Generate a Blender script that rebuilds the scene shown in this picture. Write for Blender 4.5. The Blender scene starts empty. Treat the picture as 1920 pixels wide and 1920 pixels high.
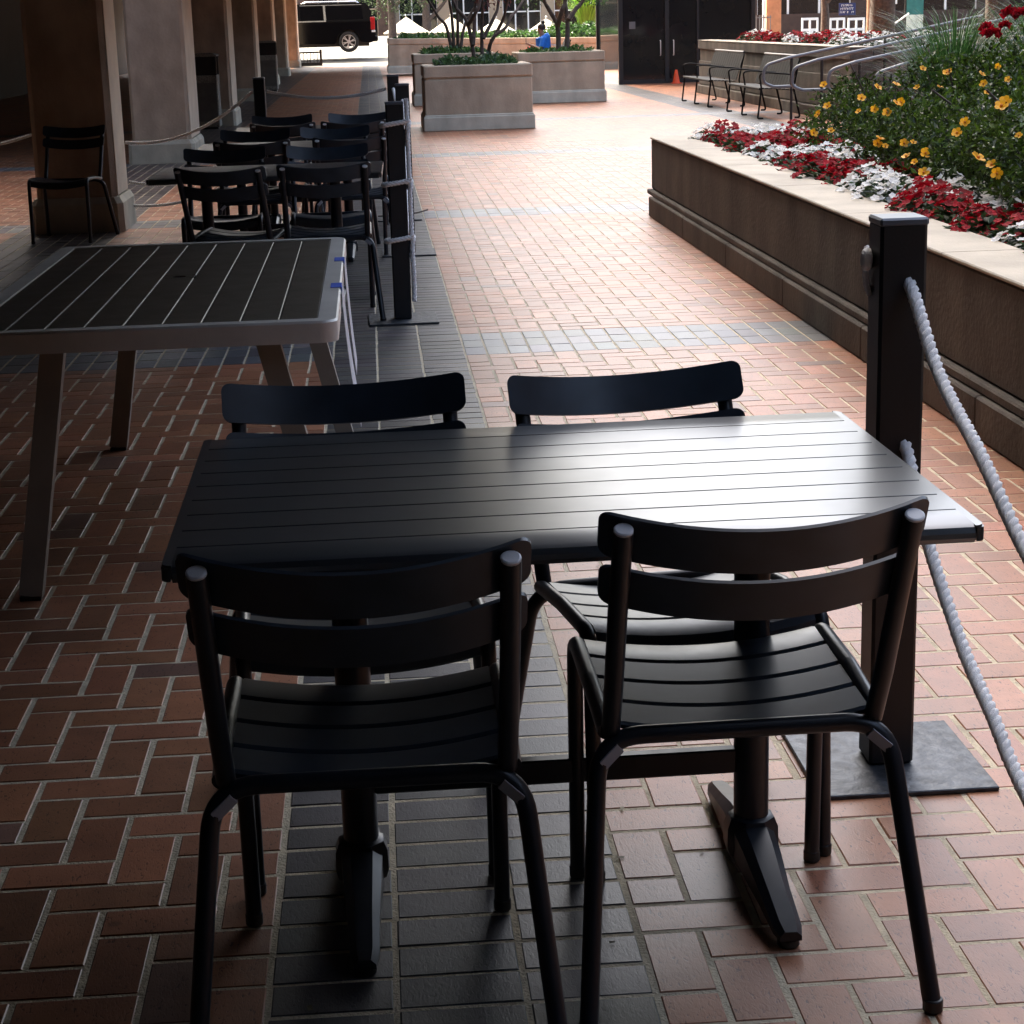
import bpy, bmesh, math, random
import numpy as np
from mathutils import Vector, Matrix
random.seed(7); rng = np.random.default_rng(7)
scene = bpy.context.scene
COL = scene.collection
R = math.radians
PI = math.pi

# ------------------------------------------------------------------ camera
F = 3510.0; PITCH = R(14.71); YAW = R(-3.875); ROLL = R(-1.65); CH = 1.486
_f = Vector((-math.sin(YAW)*math.cos(PITCH), math.cos(YAW)*math.cos(PITCH), -math.sin(PITCH)))
_r = Vector((math.cos(YAW), math.sin(YAW), 0)); _u = _r.cross(_f)
_r2 = math.cos(ROLL)*_r + math.sin(ROLL)*_u; _u2 = -math.sin(ROLL)*_r + math.cos(ROLL)*_u
cam = bpy.data.cameras.new('camera'); cam.sensor_width = 36; cam.lens = F/1920*36
cam.clip_start = .05; cam.clip_end = 3000
co = bpy.data.objects.new('camera', cam); COL.objects.link(co)
M = Matrix((_r2, _u2, -_f)).transposed().to_4x4(); M.translation = Vector((0, 0, CH)); co.matrix_world = M
scene.camera = co

def aty(x, y, Y):
    """surveyed point of the photograph at depth Y"""
    d = _f + _r2*((x-960)/F) + _u2*(-(y-960)/F)
    return Vector((0, 0, CH)) + d*(Y/d.y)

# ------------------------------------------------------------------ materials
MATS = {}
def newmat(name):
    m = bpy.data.materials.new(name); m.use_nodes = True
    nt = m.node_tree; nt.nodes.clear()
    out = nt.nodes.new('ShaderNodeOutputMaterial'); b = nt.nodes.new('ShaderNodeBsdfPrincipled')
    nt.links.new(b.outputs[0], out.inputs[0])
    return m, nt, b
def mat(name, col, rough=.5, metal=0., var=.15, scale=8., bump=0., bscale=60., spec=.5, rvar=.0, detail=4., hue=None, coat=0., streak=0.):
    if name in MATS: return MATS[name]
    m, nt, b = newmat(name)
    N = nt.nodes.new; L = nt.links.new
    tc = N('ShaderNodeTexCoord')
    n = N('ShaderNodeTexNoise'); n.inputs['Scale'].default_value = scale; n.inputs['Detail'].default_value = detail
    L(tc.outputs['Object'], n.inputs['Vector'])
    r = N('ShaderNodeValToRGB'); e = r.color_ramp.elements
    c2 = hue or [c*(1+var) for c in col]
    e[0].position = .3; e[1].position = .72
    e[0].color = (*[max(0, c*(1-var)) for c in col], 1); e[1].color = (*[min(1, c) for c in c2], 1)
    L(n.outputs['Fac'], r.inputs['Fac']); L(r.outputs['Color'], b.inputs['Base Color'])
    if streak:
        g2 = N('ShaderNodeNewGeometry'); mp = N('ShaderNodeMapping'); mp.inputs['Scale'].default_value = (1.7, 1.7, .55)
        ns = N('ShaderNodeTexNoise'); ns.inputs['Scale'].default_value = 1.6; ns.inputs['Detail'].default_value = 6; ns.inputs['Roughness'].default_value = .55
        L(g2.outputs['Position'], mp.inputs['Vector']); L(mp.outputs[0], ns.inputs['Vector'])
        ms = N('ShaderNodeMapRange'); ms.inputs['From Min'].default_value = .35; ms.inputs['From Max'].default_value = .65; ms.inputs['To Min'].default_value = 1-streak; ms.inputs['To Max'].default_value = 1+streak*.5
        L(ns.outputs['Fac'], ms.inputs['Value']); sc_ = N('ShaderNodeVectorMath'); sc_.operation = 'SCALE'
        L(r.outputs['Color'], sc_.inputs[0]); L(ms.outputs[0], sc_.inputs['Scale']); L(sc_.outputs[0], b.inputs['Base Color'])
    b.inputs['Roughness'].default_value = rough; b.inputs['Metallic'].default_value = metal
    b.inputs['Specular IOR Level'].default_value = spec
    if coat: b.inputs['Coat Weight'].default_value = coat; b.inputs['Coat Roughness'].default_value = .08 if coat == 1. else .25
    if rvar:
        mr = N('ShaderNodeMapRange'); mr.inputs['To Min'].default_value = max(.02, rough-rvar); mr.inputs['To Max'].default_value = min(1, rough+rvar)
        n3 = N('ShaderNodeTexNoise'); n3.inputs['Scale'].default_value = scale*1.7; n3.inputs['Detail'].default_value = 6
        L(tc.outputs['Object'], n3.inputs['Vector']); L(n3.outputs['Fac'], mr.inputs['Value']); L(mr.outputs['Result'], b.inputs['Roughness'])
    if bump:
        n2 = N('ShaderNodeTexNoise'); n2.inputs['Scale'].default_value = bscale; n2.inputs['Detail'].default_value = 5
        L(tc.outputs['Object'], n2.inputs['Vector'])
        bp = N('ShaderNodeBump'); bp.inputs['Strength'].default_value = bump; bp.inputs['Distance'].default_value = .01
        L(n2.outputs['Fac'], bp.inputs['Height']); L(bp.outputs['Normal'], b.inputs['Normal'])
    MATS[name] = m; return m

def brick_mat():
    m, nt, b = newmat('clay paver')
    N = nt.nodes.new; L = nt.links.new
    at = N('ShaderNodeAttribute'); at.attribute_name = 'tone'
    uv = N('ShaderNodeAttribute'); uv.attribute_name = 'bshift'
    geo = N('ShaderNodeNewGeometry')
    # soft patches over each brick
    n1 = N('ShaderNodeTexNoise'); n1.inputs['Scale'].default_value = 14; n1.inputs['Detail'].default_value = 5
    L(geo.outputs['Position'], n1.inputs['Vector'])
    # bark-like drag marks, shifted per brick
    add = N('ShaderNodeVectorMath'); add.operation = 'ADD'
    L(geo.outputs['Position'], add.inputs[0]); L(uv.outputs['Vector'], add.inputs[1])
    mp = N('ShaderNodeMapping'); mp.inputs['Scale'].default_value = (175, 62, 60); mp.inputs['Rotation'].default_value = (0, 0, R(38))
    L(add.outputs[0], mp.inputs['Vector'])
    n2 = N('ShaderNodeTexNoise'); n2.inputs['Scale'].default_value = 1.0; n2.inputs['Detail'].default_value = 3; n2.inputs['Distortion'].default_value = 1.2
    L(mp.outputs[0], n2.inputs['Vector'])
    rp = N('ShaderNodeValToRGB'); e = rp.color_ramp.elements
    e[0].position = .31; e[0].color = (.25, .22, .2, 1); e[1].position = .39; e[1].color = (1, 1, 1, 1)
    L(n2.outputs['Fac'], rp.inputs['Fac'])
    mr = N('ShaderNodeMapRange'); mr.inputs['To Min'].default_value = .66; mr.inputs['To Max'].default_value = 1.3
    L(n1.outputs['Fac'], mr.inputs['Value'])
    mu = N('ShaderNodeMix'); mu.data_type = 'RGBA'; mu.blend_type = 'MULTIPLY'; mu.inputs[0].default_value = 1
    L(at.outputs['Color'], mu.inputs[6]); L(rp.outputs['Color'], mu.inputs[7])
    # larger dirt stains across the court
    n5 = N('ShaderNodeTexNoise'); n5.inputs['Scale'].default_value = .8; n5.inputs['Detail'].default_value = 6
    L(geo.outputs['Position'], n5.inputs['Vector'])
    mr5 = N('ShaderNodeMapRange'); mr5.inputs['From Min'].default_value = .3; mr5.inputs['From Max'].default_value = .7
    mr5.inputs['To Min'].default_value = .78; mr5.inputs['To Max'].default_value = 1.12
    L(n5.outputs['Fac'], mr5.inputs['Value'])
    mm = N('ShaderNodeMath'); mm.operation = 'MULTIPLY'; L(mr.outputs[0], mm.inputs[0]); L(mr5.outputs[0], mm.inputs[1])
    vm = N('ShaderNodeVectorMath'); vm.operation = 'SCALE'; L(mu.outputs[2], vm.inputs[0]); L(mm.outputs[0], vm.inputs['Scale'])
    vo = N('ShaderNodeTexVoronoi'); vo.inputs['Scale'].default_value = 3.1; L(geo.outputs['Position'], vo.inputs['Vector'])
    sz = N('ShaderNodeSeparateColor'); L(vo.outputs['Color'], sz.inputs[0])
    th = N('ShaderNodeMath'); th.operation = 'MULTIPLY'; th.inputs[1].default_value = .075; L(sz.outputs[0], th.inputs[0])
    dd = N('ShaderNodeMath'); dd.operation = 'SUBTRACT'; L(vo.outputs['Distance'], dd.inputs[0]); L(th.outputs[0], dd.inputs[1])
    gm = N('ShaderNodeMapRange'); gm.inputs['From Min'].default_value = -.012; gm.inputs['From Max'].default_value = .012; gm.inputs['To Min'].default_value = .55; gm.inputs['To Max'].default_value = 1
    L(dd.outputs[0], gm.inputs['Value']); v3 = N('ShaderNodeVectorMath'); v3.operation = 'SCALE'; L(vm.outputs[0], v3.inputs[0]); L(gm.outputs[0], v3.inputs['Scale'])
    L(v3.outputs[0], b.inputs['Base Color'])
    r2 = N('ShaderNodeMapRange'); r2.inputs['To Min'].default_value = .33; r2.inputs['To Max'].default_value = .52
    L(n5.outputs['Fac'], r2.inputs['Value']); L(r2.outputs[0], b.inputs['Roughness'])
    b.inputs['Specular IOR Level'].default_value = .5
    bp = N('ShaderNodeBump'); bp.inputs['Strength'].default_value = .3; bp.inputs['Distance'].default_value = .002
    L(n2.outputs['Fac'], bp.inputs['Height']); L(bp.outputs['Normal'], b.inputs['Normal'])
    return m

def leaf_mat(name, col, var=.5, rough=.5, trans=.25):
    if name in MATS: return MATS[name]
    m, nt, b = newmat(name); N = nt.nodes.new; L = nt.links.new
    g = N('ShaderNodeNewGeometry'); r = N('ShaderNodeValToRGB'); e = r.color_ramp.elements
    e[0].color = (*[c*(1-var) for c in col], 1); e[1].color = (*[min(1, c*(1+var)) for c in col], 1)
    L(g.outputs['Random Per Island'], r.inputs['Fac']); L(r.outputs[0], b.inputs['Base Color'])
    b.inputs['Roughness'].default_value = rough
    b.inputs['Transmission Weight'].default_value = 0
    out = [n for n in nt.nodes if n.type == 'OUTPUT_MATERIAL'][0]
    t = N('ShaderNodeBsdfTranslucent'); L(r.outputs[0], t.inputs[0])
    mx = N('ShaderNodeMixShader'); mx.inputs[0].default_value = trans
    L(b.outputs[0], mx.inputs[1]); L(t.outputs[0], mx.inputs[2]); L(mx.outputs[0], out.inputs[0])
    MATS[name] = m; return m

def glass_dark(name, col=(.008, .010, .012), rough=.06):
    return mat(name, col, rough, var=.1, scale=2, spec=.35)

POWDER = mat('charcoal powder coat', (.009, .013, .020), .34, var=.3, scale=14, spec=.5, rvar=.09)
SLATM = mat('charcoal slat coat', (.028, .040, .056), .32, var=.2, scale=14, spec=.45, rvar=.07)
TOPM = mat('satin charcoal table coat', (.030, .036, .042), .31, var=.12, scale=5, spec=1.0, rvar=.06, detail=8, coat=.3)
SILVERCAP = mat('pale plastic plug', (.75, .77, .8), .35, var=.05)
PADM = mat('grey rubber pad', (.34, .36, .40), .6, var=.1)
POSTM = mat('black painted steel', (.008, .009, .011), .45, var=.15, scale=12, bump=.05, bscale=200)
PLATEM = mat('weathered steel plate', (.055, .060, .068), .48, .35, var=.55, scale=26, bump=.35, bscale=45, rvar=.18)
ROPEM = mat('white nylon rope', (.94, .94, .94), .75, var=.1, scale=60, bump=.5, bscale=900)
STUCCO = mat('tan stucco', (.48, .38, .285), .85, var=.18, scale=3.5, bump=.5, bscale=30, hue=(.52, .41, .31), streak=.25)
LITSIDE = mat('pillar side coloured as lit', (.66, .57, .45), .8, var=.1, scale=4, bump=.35, bscale=35)  # paler than the shaft, side light put into the colour
STUCCO_P = mat('planter stucco', (.43, .35, .255), .85, var=.12, scale=4, bump=.4, bscale=45, streak=.22)
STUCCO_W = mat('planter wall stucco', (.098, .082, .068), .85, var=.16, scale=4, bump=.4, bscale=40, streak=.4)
COPE = mat('limestone coping', (.40, .35, .275), .8, var=.2, scale=3, detail=8, bump=.25, bscale=60)
BASEP = mat('pale grey painted plinth', (.50, .475, .385), .7, var=.12, scale=5, bump=.2, bscale=50, streak=.25)
SOIL = mat('dark soil', (.035, .025, .018), .95, var=.4, scale=30, bump=.8, bscale=60)
ALU = mat('brushed silver aluminium', (.66, .635, .585), .42, .15, var=.12, scale=6, bump=.08, bscale=120)
WOODG = mat('grey brown composite slat', (.070, .058, .043), .42, var=.25, scale=7, bump=.1, bscale=90, rvar=.08)
WHITE = mat('white paint', (.75, .75, .74), .6, var=.06)
BARK = mat('bark', (.07, .05, .04), .9, var=.4, scale=14, bump=.6, bscale=40)
BRICKR = brick_mat()
MORTAR = mat('sand mortar', (.60, .51, .36), .95, var=.22, scale=22, bump=.5, bscale=160)
BLACKM = mat('black metal', (.012, .012, .013), .45, var=.15)
RAILM = mat('grey painted pipe', (.13, .14, .155), .35, .2, var=.1)
GLASSD = glass_dark('dark glass')

# ------------------------------------------------------------------ mesh helpers
class MB:
    def __init__(s): s.v = []; s.f = []
    def add(s, vs, fs):
        o = len(s.v); s.v.extend([tuple(v) for v in vs]); s.f.extend([tuple(i+o for i in f) for f in fs]); return s
    def box(s, x0, x1, y0, y1, z0, z1, c=0.):
        if x1 < x0: x0, x1 = x1, x0
        if y1 < y0: y0, y1 = y1, y0
        if c <= 0:
            vs = [(x, y, z) for x in (x0, x1) for y in (y0, y1) for z in (z0, z1)]
            return s.add(vs, [(0, 1, 3, 2), (4, 6, 7, 5), (0, 4, 5, 1), (2, 3, 7, 6), (0, 2, 6, 4), (1, 5, 7, 3)])
        c = min(c, (x1-x0)*.45, (y1-y0)*.45, (z1-z0)*.45)
        P = {}
        vs = []
        X = (x0, x1); Y = (y0, y1); Z = (z0, z1)
        for i in (0, 1):
            for j in (0, 1):
                for k in (0, 1):
                    si, sj, sk = (1-2*i), (1-2*j), (1-2*k)
                    P[i, j, k, 0] = len(vs); vs.append((X[i], Y[j]+sj*c, Z[k]+sk*c))
                    P[i, j, k, 1] = len(vs); vs.append((X[i]+si*c, Y[j], Z[k]+sk*c))
                    P[i, j, k, 2] = len(vs); vs.append((X[i]+si*c, Y[j]+sj*c, Z[k]))
        fs = []
        for a in (0, 1):
            q = [P[a, 0, 0, 0], P[a, 1, 0, 0], P[a, 1, 1, 0], P[a, 0, 1, 0]]; fs.append(q if a else q[::-1])
            q = [P[0, a, 0, 1], P[1, a, 0, 1], P[1, a, 1, 1], P[0, a, 1, 1]]; fs.append(q[::-1] if a else q)
            q = [P[0, 0, a, 2], P[1, 0, a, 2], P[1, 1, a, 2], P[0, 1, a, 2]]; fs.append(q if a else q[::-1])
        for a in (0, 1):
            for b in (0, 1):
                fs.append([P[a, b, 0, 0], P[a, b, 1, 0], P[a, b, 1, 1], P[a, b, 0, 1]])
                fs.append([P[a, 0, b, 0], P[a, 1, b, 0], P[a, 1, b, 2], P[a, 0, b, 2]])
                fs.append([P[0, a, b, 1], P[1, a, b, 1], P[1, a, b, 2], P[0, a, b, 2]])
        for i in (0, 1):
            for j in (0, 1):
                for k in (0, 1): fs.append([P[i, j, k, 0], P[i, j, k, 1], P[i, j, k, 2]])
        return s.add(vs, fs)
    def obox(s, o, ax, ay, az, hx, hy, hz):
        """box with its own axes"""
        o = Vector(o); ax = Vector(ax).normalized(); ay = Vector(ay).normalized(); az = Vector(az).normalized()
        vs = [o+ax*(i*hx)+ay*(j*hy)+az*(k*hz) for i in (-1, 1) for j in (-1, 1) for k in (-1, 1)]
        return s.add(vs, [(0, 1, 3, 2), (4, 6, 7, 5), (0, 4, 5, 1), (2, 3, 7, 6), (0, 2, 6, 4), (1, 5, 7, 3)])
    def bar(s, a, b, w, h, up=(0, 0, 1)):
        a = Vector(a); b = Vector(b); d = (b-a); u = Vector(up); x = d.cross(u).normalized(); z = x.cross(d).normalized()
        return s.obox((a+b)/2, d, x, z, d.length/2, w/2, h/2)
    def tube(s, pts, r, n=12, cap=True, taper=None):
        pts = [Vector(p) for p in pts]; m = len(pts)
        t = [(pts[min(i+1, m-1)]-pts[max(i-1, 0)]).normalized() for i in range(m)]
        a = Vector((0, 0, 1)) if abs(t[0].z) < .9 else Vector((1, 0, 0))
        nrm = (a-t[0]*a.dot(t[0])).normalized(); vs = []; fs = []
        for i in range(m):
            nrm = (nrm-t[i]*nrm.dot(t[i])).normalized(); bi = t[i].cross(nrm)
            rr = r if taper is None else taper[i]
            for k in range(n):
                q = 2*PI*k/n; vs.append(pts[i]+(nrm*math.cos(q)+bi*math.sin(q))*rr)
        for i in range(m-1):
            for k in range(n):
                k2 = (k+1) % n; fs.append((i*n+k, i*n+k2, (i+1)*n+k2, (i+1)*n+k))
        if cap: fs.append(tuple(range(n))[::-1]); fs.append(tuple((m-1)*n+k for k in range(n)))
        return s.add(vs, fs)
    def lathe(s, prof, o=(0, 0, 0), n=20, sx=1, sy=1, rot=0):
        vs = []; fs = []; m = len(prof)
        for r_, z in prof:
            for k in range(n):
                q = 2*PI*k/n+rot; vs.append((o[0]+r_*math.cos(q)*sx, o[1]+r_*math.sin(q)*sy, o[2]+z))
        for i in range(m-1):
            for k in range(n):
                k2 = (k+1) % n; fs.append((i*n+k, i*n+k2, (i+1)*n+k2, (i+1)*n+k))
        fs.append(tuple(range(n))[::-1]); fs.append(tuple((m-1)*n+k for k in range(n)))
        return s.add(vs, fs)
    def prism(s, outline, axis, a, b):
        """extrude an outline (list of 2D) along axis 0/1/2 from a to b"""
        def p(u, v, w):
            return (w, u, v) if axis == 0 else (u, w, v) if axis == 1 else (u, v, w)
        n = len(outline); vs = [p(u, v, a) for u, v in outline]+[p(u, v, b) for u, v in outline]
        fs = [tuple(range(n)), tuple(range(2*n-1, n-1, -1))]+[(i, i+n, (i+1) % n+n, (i+1) % n) for i in range(n)]
        return s.add(vs, fs)
    def obj(s, name, m, parent=None, smooth=30, loc=None):
        me = bpy.data.meshes.new(name); me.from_pydata(s.v, [], s.f); me.update()
        bm = bmesh.new(); bm.from_mesh(me); bmesh.ops.recalc_face_normals(bm, faces=bm.faces); bm.to_mesh(me); bm.free()
        if smooth:
            me.polygons.foreach_set('use_smooth', [True]*len(me.polygons)); me.set_sharp_from_angle(angle=R(smooth))
        me.materials.append(m)
        o = bpy.data.objects.new(name, me); COL.objects.link(o)
        if parent: o.parent = parent
        if loc: o.location = loc
        return o
def rawobj(name, v, f, m, parent=None, smooth=0):
    me = bpy.data.meshes.new(name); me.from_pydata(v, [], f); me.update(); me.materials.append(m)
    if smooth: me.polygons.foreach_set('use_smooth', [True]*len(me.polygons)); me.set_sharp_from_angle(angle=R(smooth))
    o = bpy.data.objects.new(name, me); COL.objects.link(o)
    if parent: o.parent = parent
    return o
def tag(o, label=None, cat=None, group=None, kind=None):
    if label: o['label'] = label
    if cat: o['category'] = cat
    if group: o['group'] = group
    if kind: o['kind'] = kind
    return o
def thing(name, loc, label, cat, group=None, rz=0.):
    o = bpy.data.objects.new(name, None); COL.objects.link(o); o.location = loc; o.rotation_euler = (0, 0, rz); o.empty_display_size = .1
    return tag(o, label, cat, group)
def dup(o, parent=None):
    c = o.copy(); COL.objects.link(c)
    if parent is not None: c.parent = parent
    for ch in list(o.children): dup(ch, c)
    return c
def place(proto, used, loc, rz, label, group=None):
    o = proto if not used else dup(proto)
    o.location = loc; o.rotation_euler = (0, 0, rz); o['label'] = label
    if group: o['group'] = group
    return o
def arc(c, r, a0, a1, n, ax, ay):
    c = Vector(c); ax = Vector(ax); ay = Vector(ay)
    return [c+ax*(r*math.cos(a0+(a1-a0)*i/n))+ay*(r*math.sin(a0+(a1-a0)*i/n)) for i in range(n+1)]
def fillet(pts, r, n=6):
    """round the corners of a polyline"""
    pts = [Vector(p) for p in pts]; out = [pts[0]]
    for i in range(1, len(pts)-1):
        p = pts[i]; a = (pts[i-1]-p); b = (pts[i+1]-p); la, lb = a.length, b.length; a.normalize(); b.normalize()
        ang = a.angle(b); d = min(r/math.tan(ang/2), la*.49, lb*.49); s = p+a*d; e = p+b*d
        for k in range(n+1):
            t = k/n; out.append(s*(1-t)**2+p*2*t*(1-t)+e*t*t)
    out.append(pts[-1]); return out
def spline(pts, n=8):
    """Catmull-Rom through points"""
    P = [Vector(p) for p in pts]; P = [P[0]*2-P[1]]+P+[P[-1]*2-P[-2]]; out = []
    for i in range(1, len(P)-2):
        for k in range(n):
            t = k/n; a, b, c, d = P[i-1], P[i], P[i+1], P[i+2]
            out.append(.5*((2*b)+(c-a)*t+(2*a-5*b+4*c-d)*t*t+(3*b-a-3*c+d)*t**3))
    out.append(P[-2]); return out
def leaves(v, f, c, d, n, L, W, fold=.3):
    """one leaf blade: base c, direction d, normal n"""
    d = d.normalized(); s = d.cross(n)
    if s.length < 1e-4: s = d.orthogonal()
    s.normalize(); n = s.cross(d); o = len(v)
    v.extend([tuple(c), tuple(c+d*L*.45+s*W*.5+n*W*fold), tuple(c+d*L-n*L*.08), tuple(c+d*L*.45-s*W*.5+n*W*fold)])
    f.extend([(o, o+1, o+2), (o, o+2, o+3)])
def rvec():
    while True:
        v = Vector((random.uniform(-1, 1), random.uniform(-1, 1), random.uniform(-1, 1)))
        if .05 < v.length < 1: return v.normalized()
def foliage(blobs, n, L, W, up=.3):
    """leaf faces gathered in clumps inside ellipsoids (c, radii, weight)"""
    v = []; f = []; tot = sum(b[2] for b in blobs)
    for c, rad, w in blobs:
        c = Vector(c); cnt = int(n*w/tot); k = 0
        while k < cnt:
            d = rvec(); rr = random.uniform(.35, 1.)**.5
            cc = c+Vector((d.x*rad[0], d.y*rad[1], d.z*rad[2]))*rr
            for _ in range(random.randint(4, 9)):
                p = cc+rvec()*L*1.6*random.random()
                dd = (rvec()+d*.7+Vector((0, 0, up*.5))).normalized()
                nn = (rvec()*.8+Vector((0, 0, 1))+d*.4).normalized()
                s = random.uniform(.6, 1.25); leaves(v, f, p, dd, nn, L*s, W*s); k += 1
    return v, f
def rope_mesh(mb, path, r, pitch=.055):
    """three-strand twisted rope along a path"""
    P = [Vector(p) for p in path]
    # resample
    seg = [0]
    for i in range(1, len(P)): seg.append(seg[-1]+(P[i]-P[i-1]).length)
    tot = seg[-1]; n = max(6, int(tot/(pitch/7))); Q = []; j = 0
    for k in range(n+1):
        s = tot*k/n
        while j < len(P)-2 and seg[j+1] < s: j += 1
        t = (s-seg[j])/max(1e-9, seg[j+1]-seg[j]); Q.append(P[j].lerp(P[j+1], min(1, t)))
    T = [(Q[min(i+1, n)]-Q[max(i-1, 0)]).normalized() for i in range(n+1)]
    a = Vector((0, 0, 1)) if abs(T[0].z) < .9 else Vector((1, 0, 0)); nr = (a-T[0]*a.dot(T[0])).normalized(); fr = []
    for i in range(n+1):
        nr = (nr-T[i]*nr.dot(T[i])).normalized(); fr.append((nr.copy(), T[i].cross(nr)))
    for st in range(3):
        pts = []
        for i in range(n+1):
            q = 2*PI*(tot*i/n/pitch+st/3.); pts.append(Q[i]+(fr[i][0]*math.cos(q)+fr[i][1]*math.sin(q))*r*.52)
        mb.tube(pts, r*.56, 6)
    return mb

# ------------------------------------------------------------------ pavement: real bricks over a mortar bed
U = .1016; X0 = -.2256; Y0 = 3.446
XB1 = X0+6*U
CROSS = [(Y0+50*U, Y0+56*U), (Y0+112*U, Y0+118*U), (Y0+180*U, Y0+186*U), (Y0+252*U, Y0+258*U)]
XL0, XL1 = X0-25*U, X0-17*U            # dark strip under the pillar line
XR0, XR1 = X0+53*U, X0+59*U            # grey strip beside the benches
def pavement():
    i0, i1 = -95, 130; j0, j1 = -22, 700
    rect = []                          # x0,x1,y0,y1,kind
    def kind(i, j):
        x = X0+(i+.5)*U; y = Y0+(j+.5)*U
        if 0 <= i < 6: return 1
        if XL0 < x < XL1: return 2
        for a, b in CROSS:
            if a < y < b: return 3
        if XR0 < x < XR1 and y > CROSS[2][0]: return 1
        return 0
    done = {}
    K = {}
    for i in range(i0, i1):
        for j in range(j0, j1): K[i, j] = kind(i, j)
    for j in range(j0, j1):
        for i in range(i0, i1):
            if (i, j) in done: continue
            k = K[i, j]
            if k == 1:
                base = 0 if 0 <= i < 6 else 53
                w = 2 if (i-base) % 2 == 0 and K.get((i+1, j)) == 1 else 1; h = 1
            elif k == 3: w, h = 1, (2 if K.get((i, j+1)) == 3 else 1)
            elif k == 2: w, h = 1, (2 if K.get((i, j+1)) == 2 else 1)
            else:
                q = (i+j) % 4
                if q == 0: w, h = (2 if K.get((i+1, j)) == 0 and (i+1, j) not in done else 1), 1
                elif q == 2: w, h = 1, (2 if K.get((i, j+1)) == 0 else 1)
                else: w, h = 1, 1
            for a in range(w):
                for b in range(h): done[i+a, j+b] = 1
            rect.append((X0+i*U, X0+(i+w)*U, Y0+j*U, Y0+(j+h)*U, k))
    A = np.array(rect); n = len(A)
    g = .0043-.0021*np.clip((A[:, 2]-4)/8, 0, 1)   # half joint, narrower with distance from the camera
    jit = rng.normal(0, .0009, (n, 4)); tilt = rng.normal(0, .003, (n, 2)); dz = rng.normal(0, .00035, n)
    x0 = A[:, 0]+g+jit[:, 0]; x1 = A[:, 1]-g+jit[:, 1]; y0 = A[:, 2]+g+jit[:, 2]; y1 = A[:, 3]-g+jit[:, 3]
    cx = (x0+x1)/2; cy = (y0+y1)/2
    near = (cy < 24) & (cx < 3) & (cx > -5)
    tone = np.zeros((n, 3)); kd = A[:, 4]
    red = np.array([.35, .142, .072]); dark = np.array([.060, .056, .057]); gry = np.array([.13, .13, .138])
    m = kd == 0
    tone[m] = red*(1+rng.normal(0, .15, (m.sum(), 1)))*(1+rng.normal(0, .022, (m.sum(), 3)))
    pm = m & (rng.random(n) < .025); tone[pm] = np.array([.23, .12, .085])*(1+rng.normal(0, .12, (pm.sum(), 1)))
    for kk, c in ((1, dark), (2, np.array([.075, .058, .056])), (3, gry)):
        mm = kd == kk; tone[mm] = c*(1+rng.normal(0, .16, (mm.sum(), 1)))*(1+rng.normal(0, .05, (mm.sum(), 3)))
    tone = np.clip(tone, .01, .8)
    V = []; Fq = []; T = []; S = []
    def emit(sel, bevel):
        o = sum(len(a) for a in V); k = len(sel); c = .0032 if bevel else 0
        def z(x, y): return dz[sel]+tilt[sel, 0]*(x-cx[sel])+tilt[sel, 1]*(y-cy[sel])
        a, b, p, q = x0[sel], x1[sel], y0[sel], y1[sel]
        ring = []
        for xx, yy in ((a+c, p+c), (b-c, p+c), (b-c, q-c), (a+c, q-c)): ring.append(np.stack([xx, yy, z(xx, yy)], 1))
        if bevel:
            for xx, yy in ((a, p), (b, p), (b, q), (a, q)): ring.append(np.stack([xx, yy, z(xx, yy)-.0030], 1))
        nv = len(ring); v = np.stack(ring, 1).reshape(-1, 3); V.append(v)
        base = o+np.arange(k)*nv
        fl = [np.stack([base, base+1, base+2, base+3], 1)]
        if bevel:
            for e in range(4):
                e2 = (e+1) % 4; fl.append(np.stack([base+4+e, base+4+e2, base+e2, base+e], 1))
        for q_ in fl:
            Fq.append(q_); T.append(tone[sel]); S.append(np.stack([sel*.37 % 7, sel*.73 % 5, sel*.11 % 3], 1))
    emit(np.nonzero(near)[0], True); emit(np.nonzero(~near)[0], False)
    Vv = np.concatenate(V); Ff = np.concatenate(Fq); Tt = np.concatenate(T); Ss = np.concatenate(S)
    # mortar bed
    o = len(Vv); xa, xb, ya, yb = X0+i0*U, X0+i1*U, Y0+j0*U, Y0+j1*U
    Vv = np.concatenate([Vv, [[xa, ya, -.0016], [xb, ya, -.0016], [xb, yb, -.0016], [xa, yb, -.0016]]])
    Ff = np.concatenate([Ff, [[o, o+1, o+2, o+3]]]); Tt = np.concatenate([Tt, [[.3, .25, .2]]]); Ss = np.concatenate([Ss, [[0, 0, 0]]])
    me = bpy.data.meshes.new('plaza_pavement'); nf = len(Ff)
    me.vertices.add(len(Vv)); me.vertices.foreach_set('co', Vv.astype(np.float32).ravel())
    me.loops.add(nf*4); me.loops.foreach_set('vertex_index', Ff.astype(np.int32).ravel())
    me.polygons.add(nf); me.polygons.foreach_set('loop_start', np.arange(nf, dtype=np.int32)*4)
    mi = np.zeros(nf, np.int32); mi[-1] = 1
    me.materials.append(BRICKR); me.materials.append(MORTAR)
    me.polygons.foreach_set('material_index', mi); me.polygons.foreach_set('use_smooth', np.zeros(nf, bool))
    at = me.attributes.new('tone', 'FLOAT_COLOR', 'FACE'); at.data.foreach_set('color', np.c_[Tt, np.ones(nf)].astype(np.float32).ravel())
    a2 = me.attributes.new('bshift', 'FLOAT_VECTOR', 'FACE'); a2.data.foreach_set('vector', Ss.astype(np.float32).ravel())
    me.update(calc_edges=True); me.validate()
    ob = bpy.data.objects.new('plaza_pavement', me); COL.objects.link(ob); tag(ob, kind='structure')
pavement()
GRNDM = mat('grey asphalt', (.10, .10, .10), .9, var=.2, scale=.6, bump=.2, bscale=30)
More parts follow.
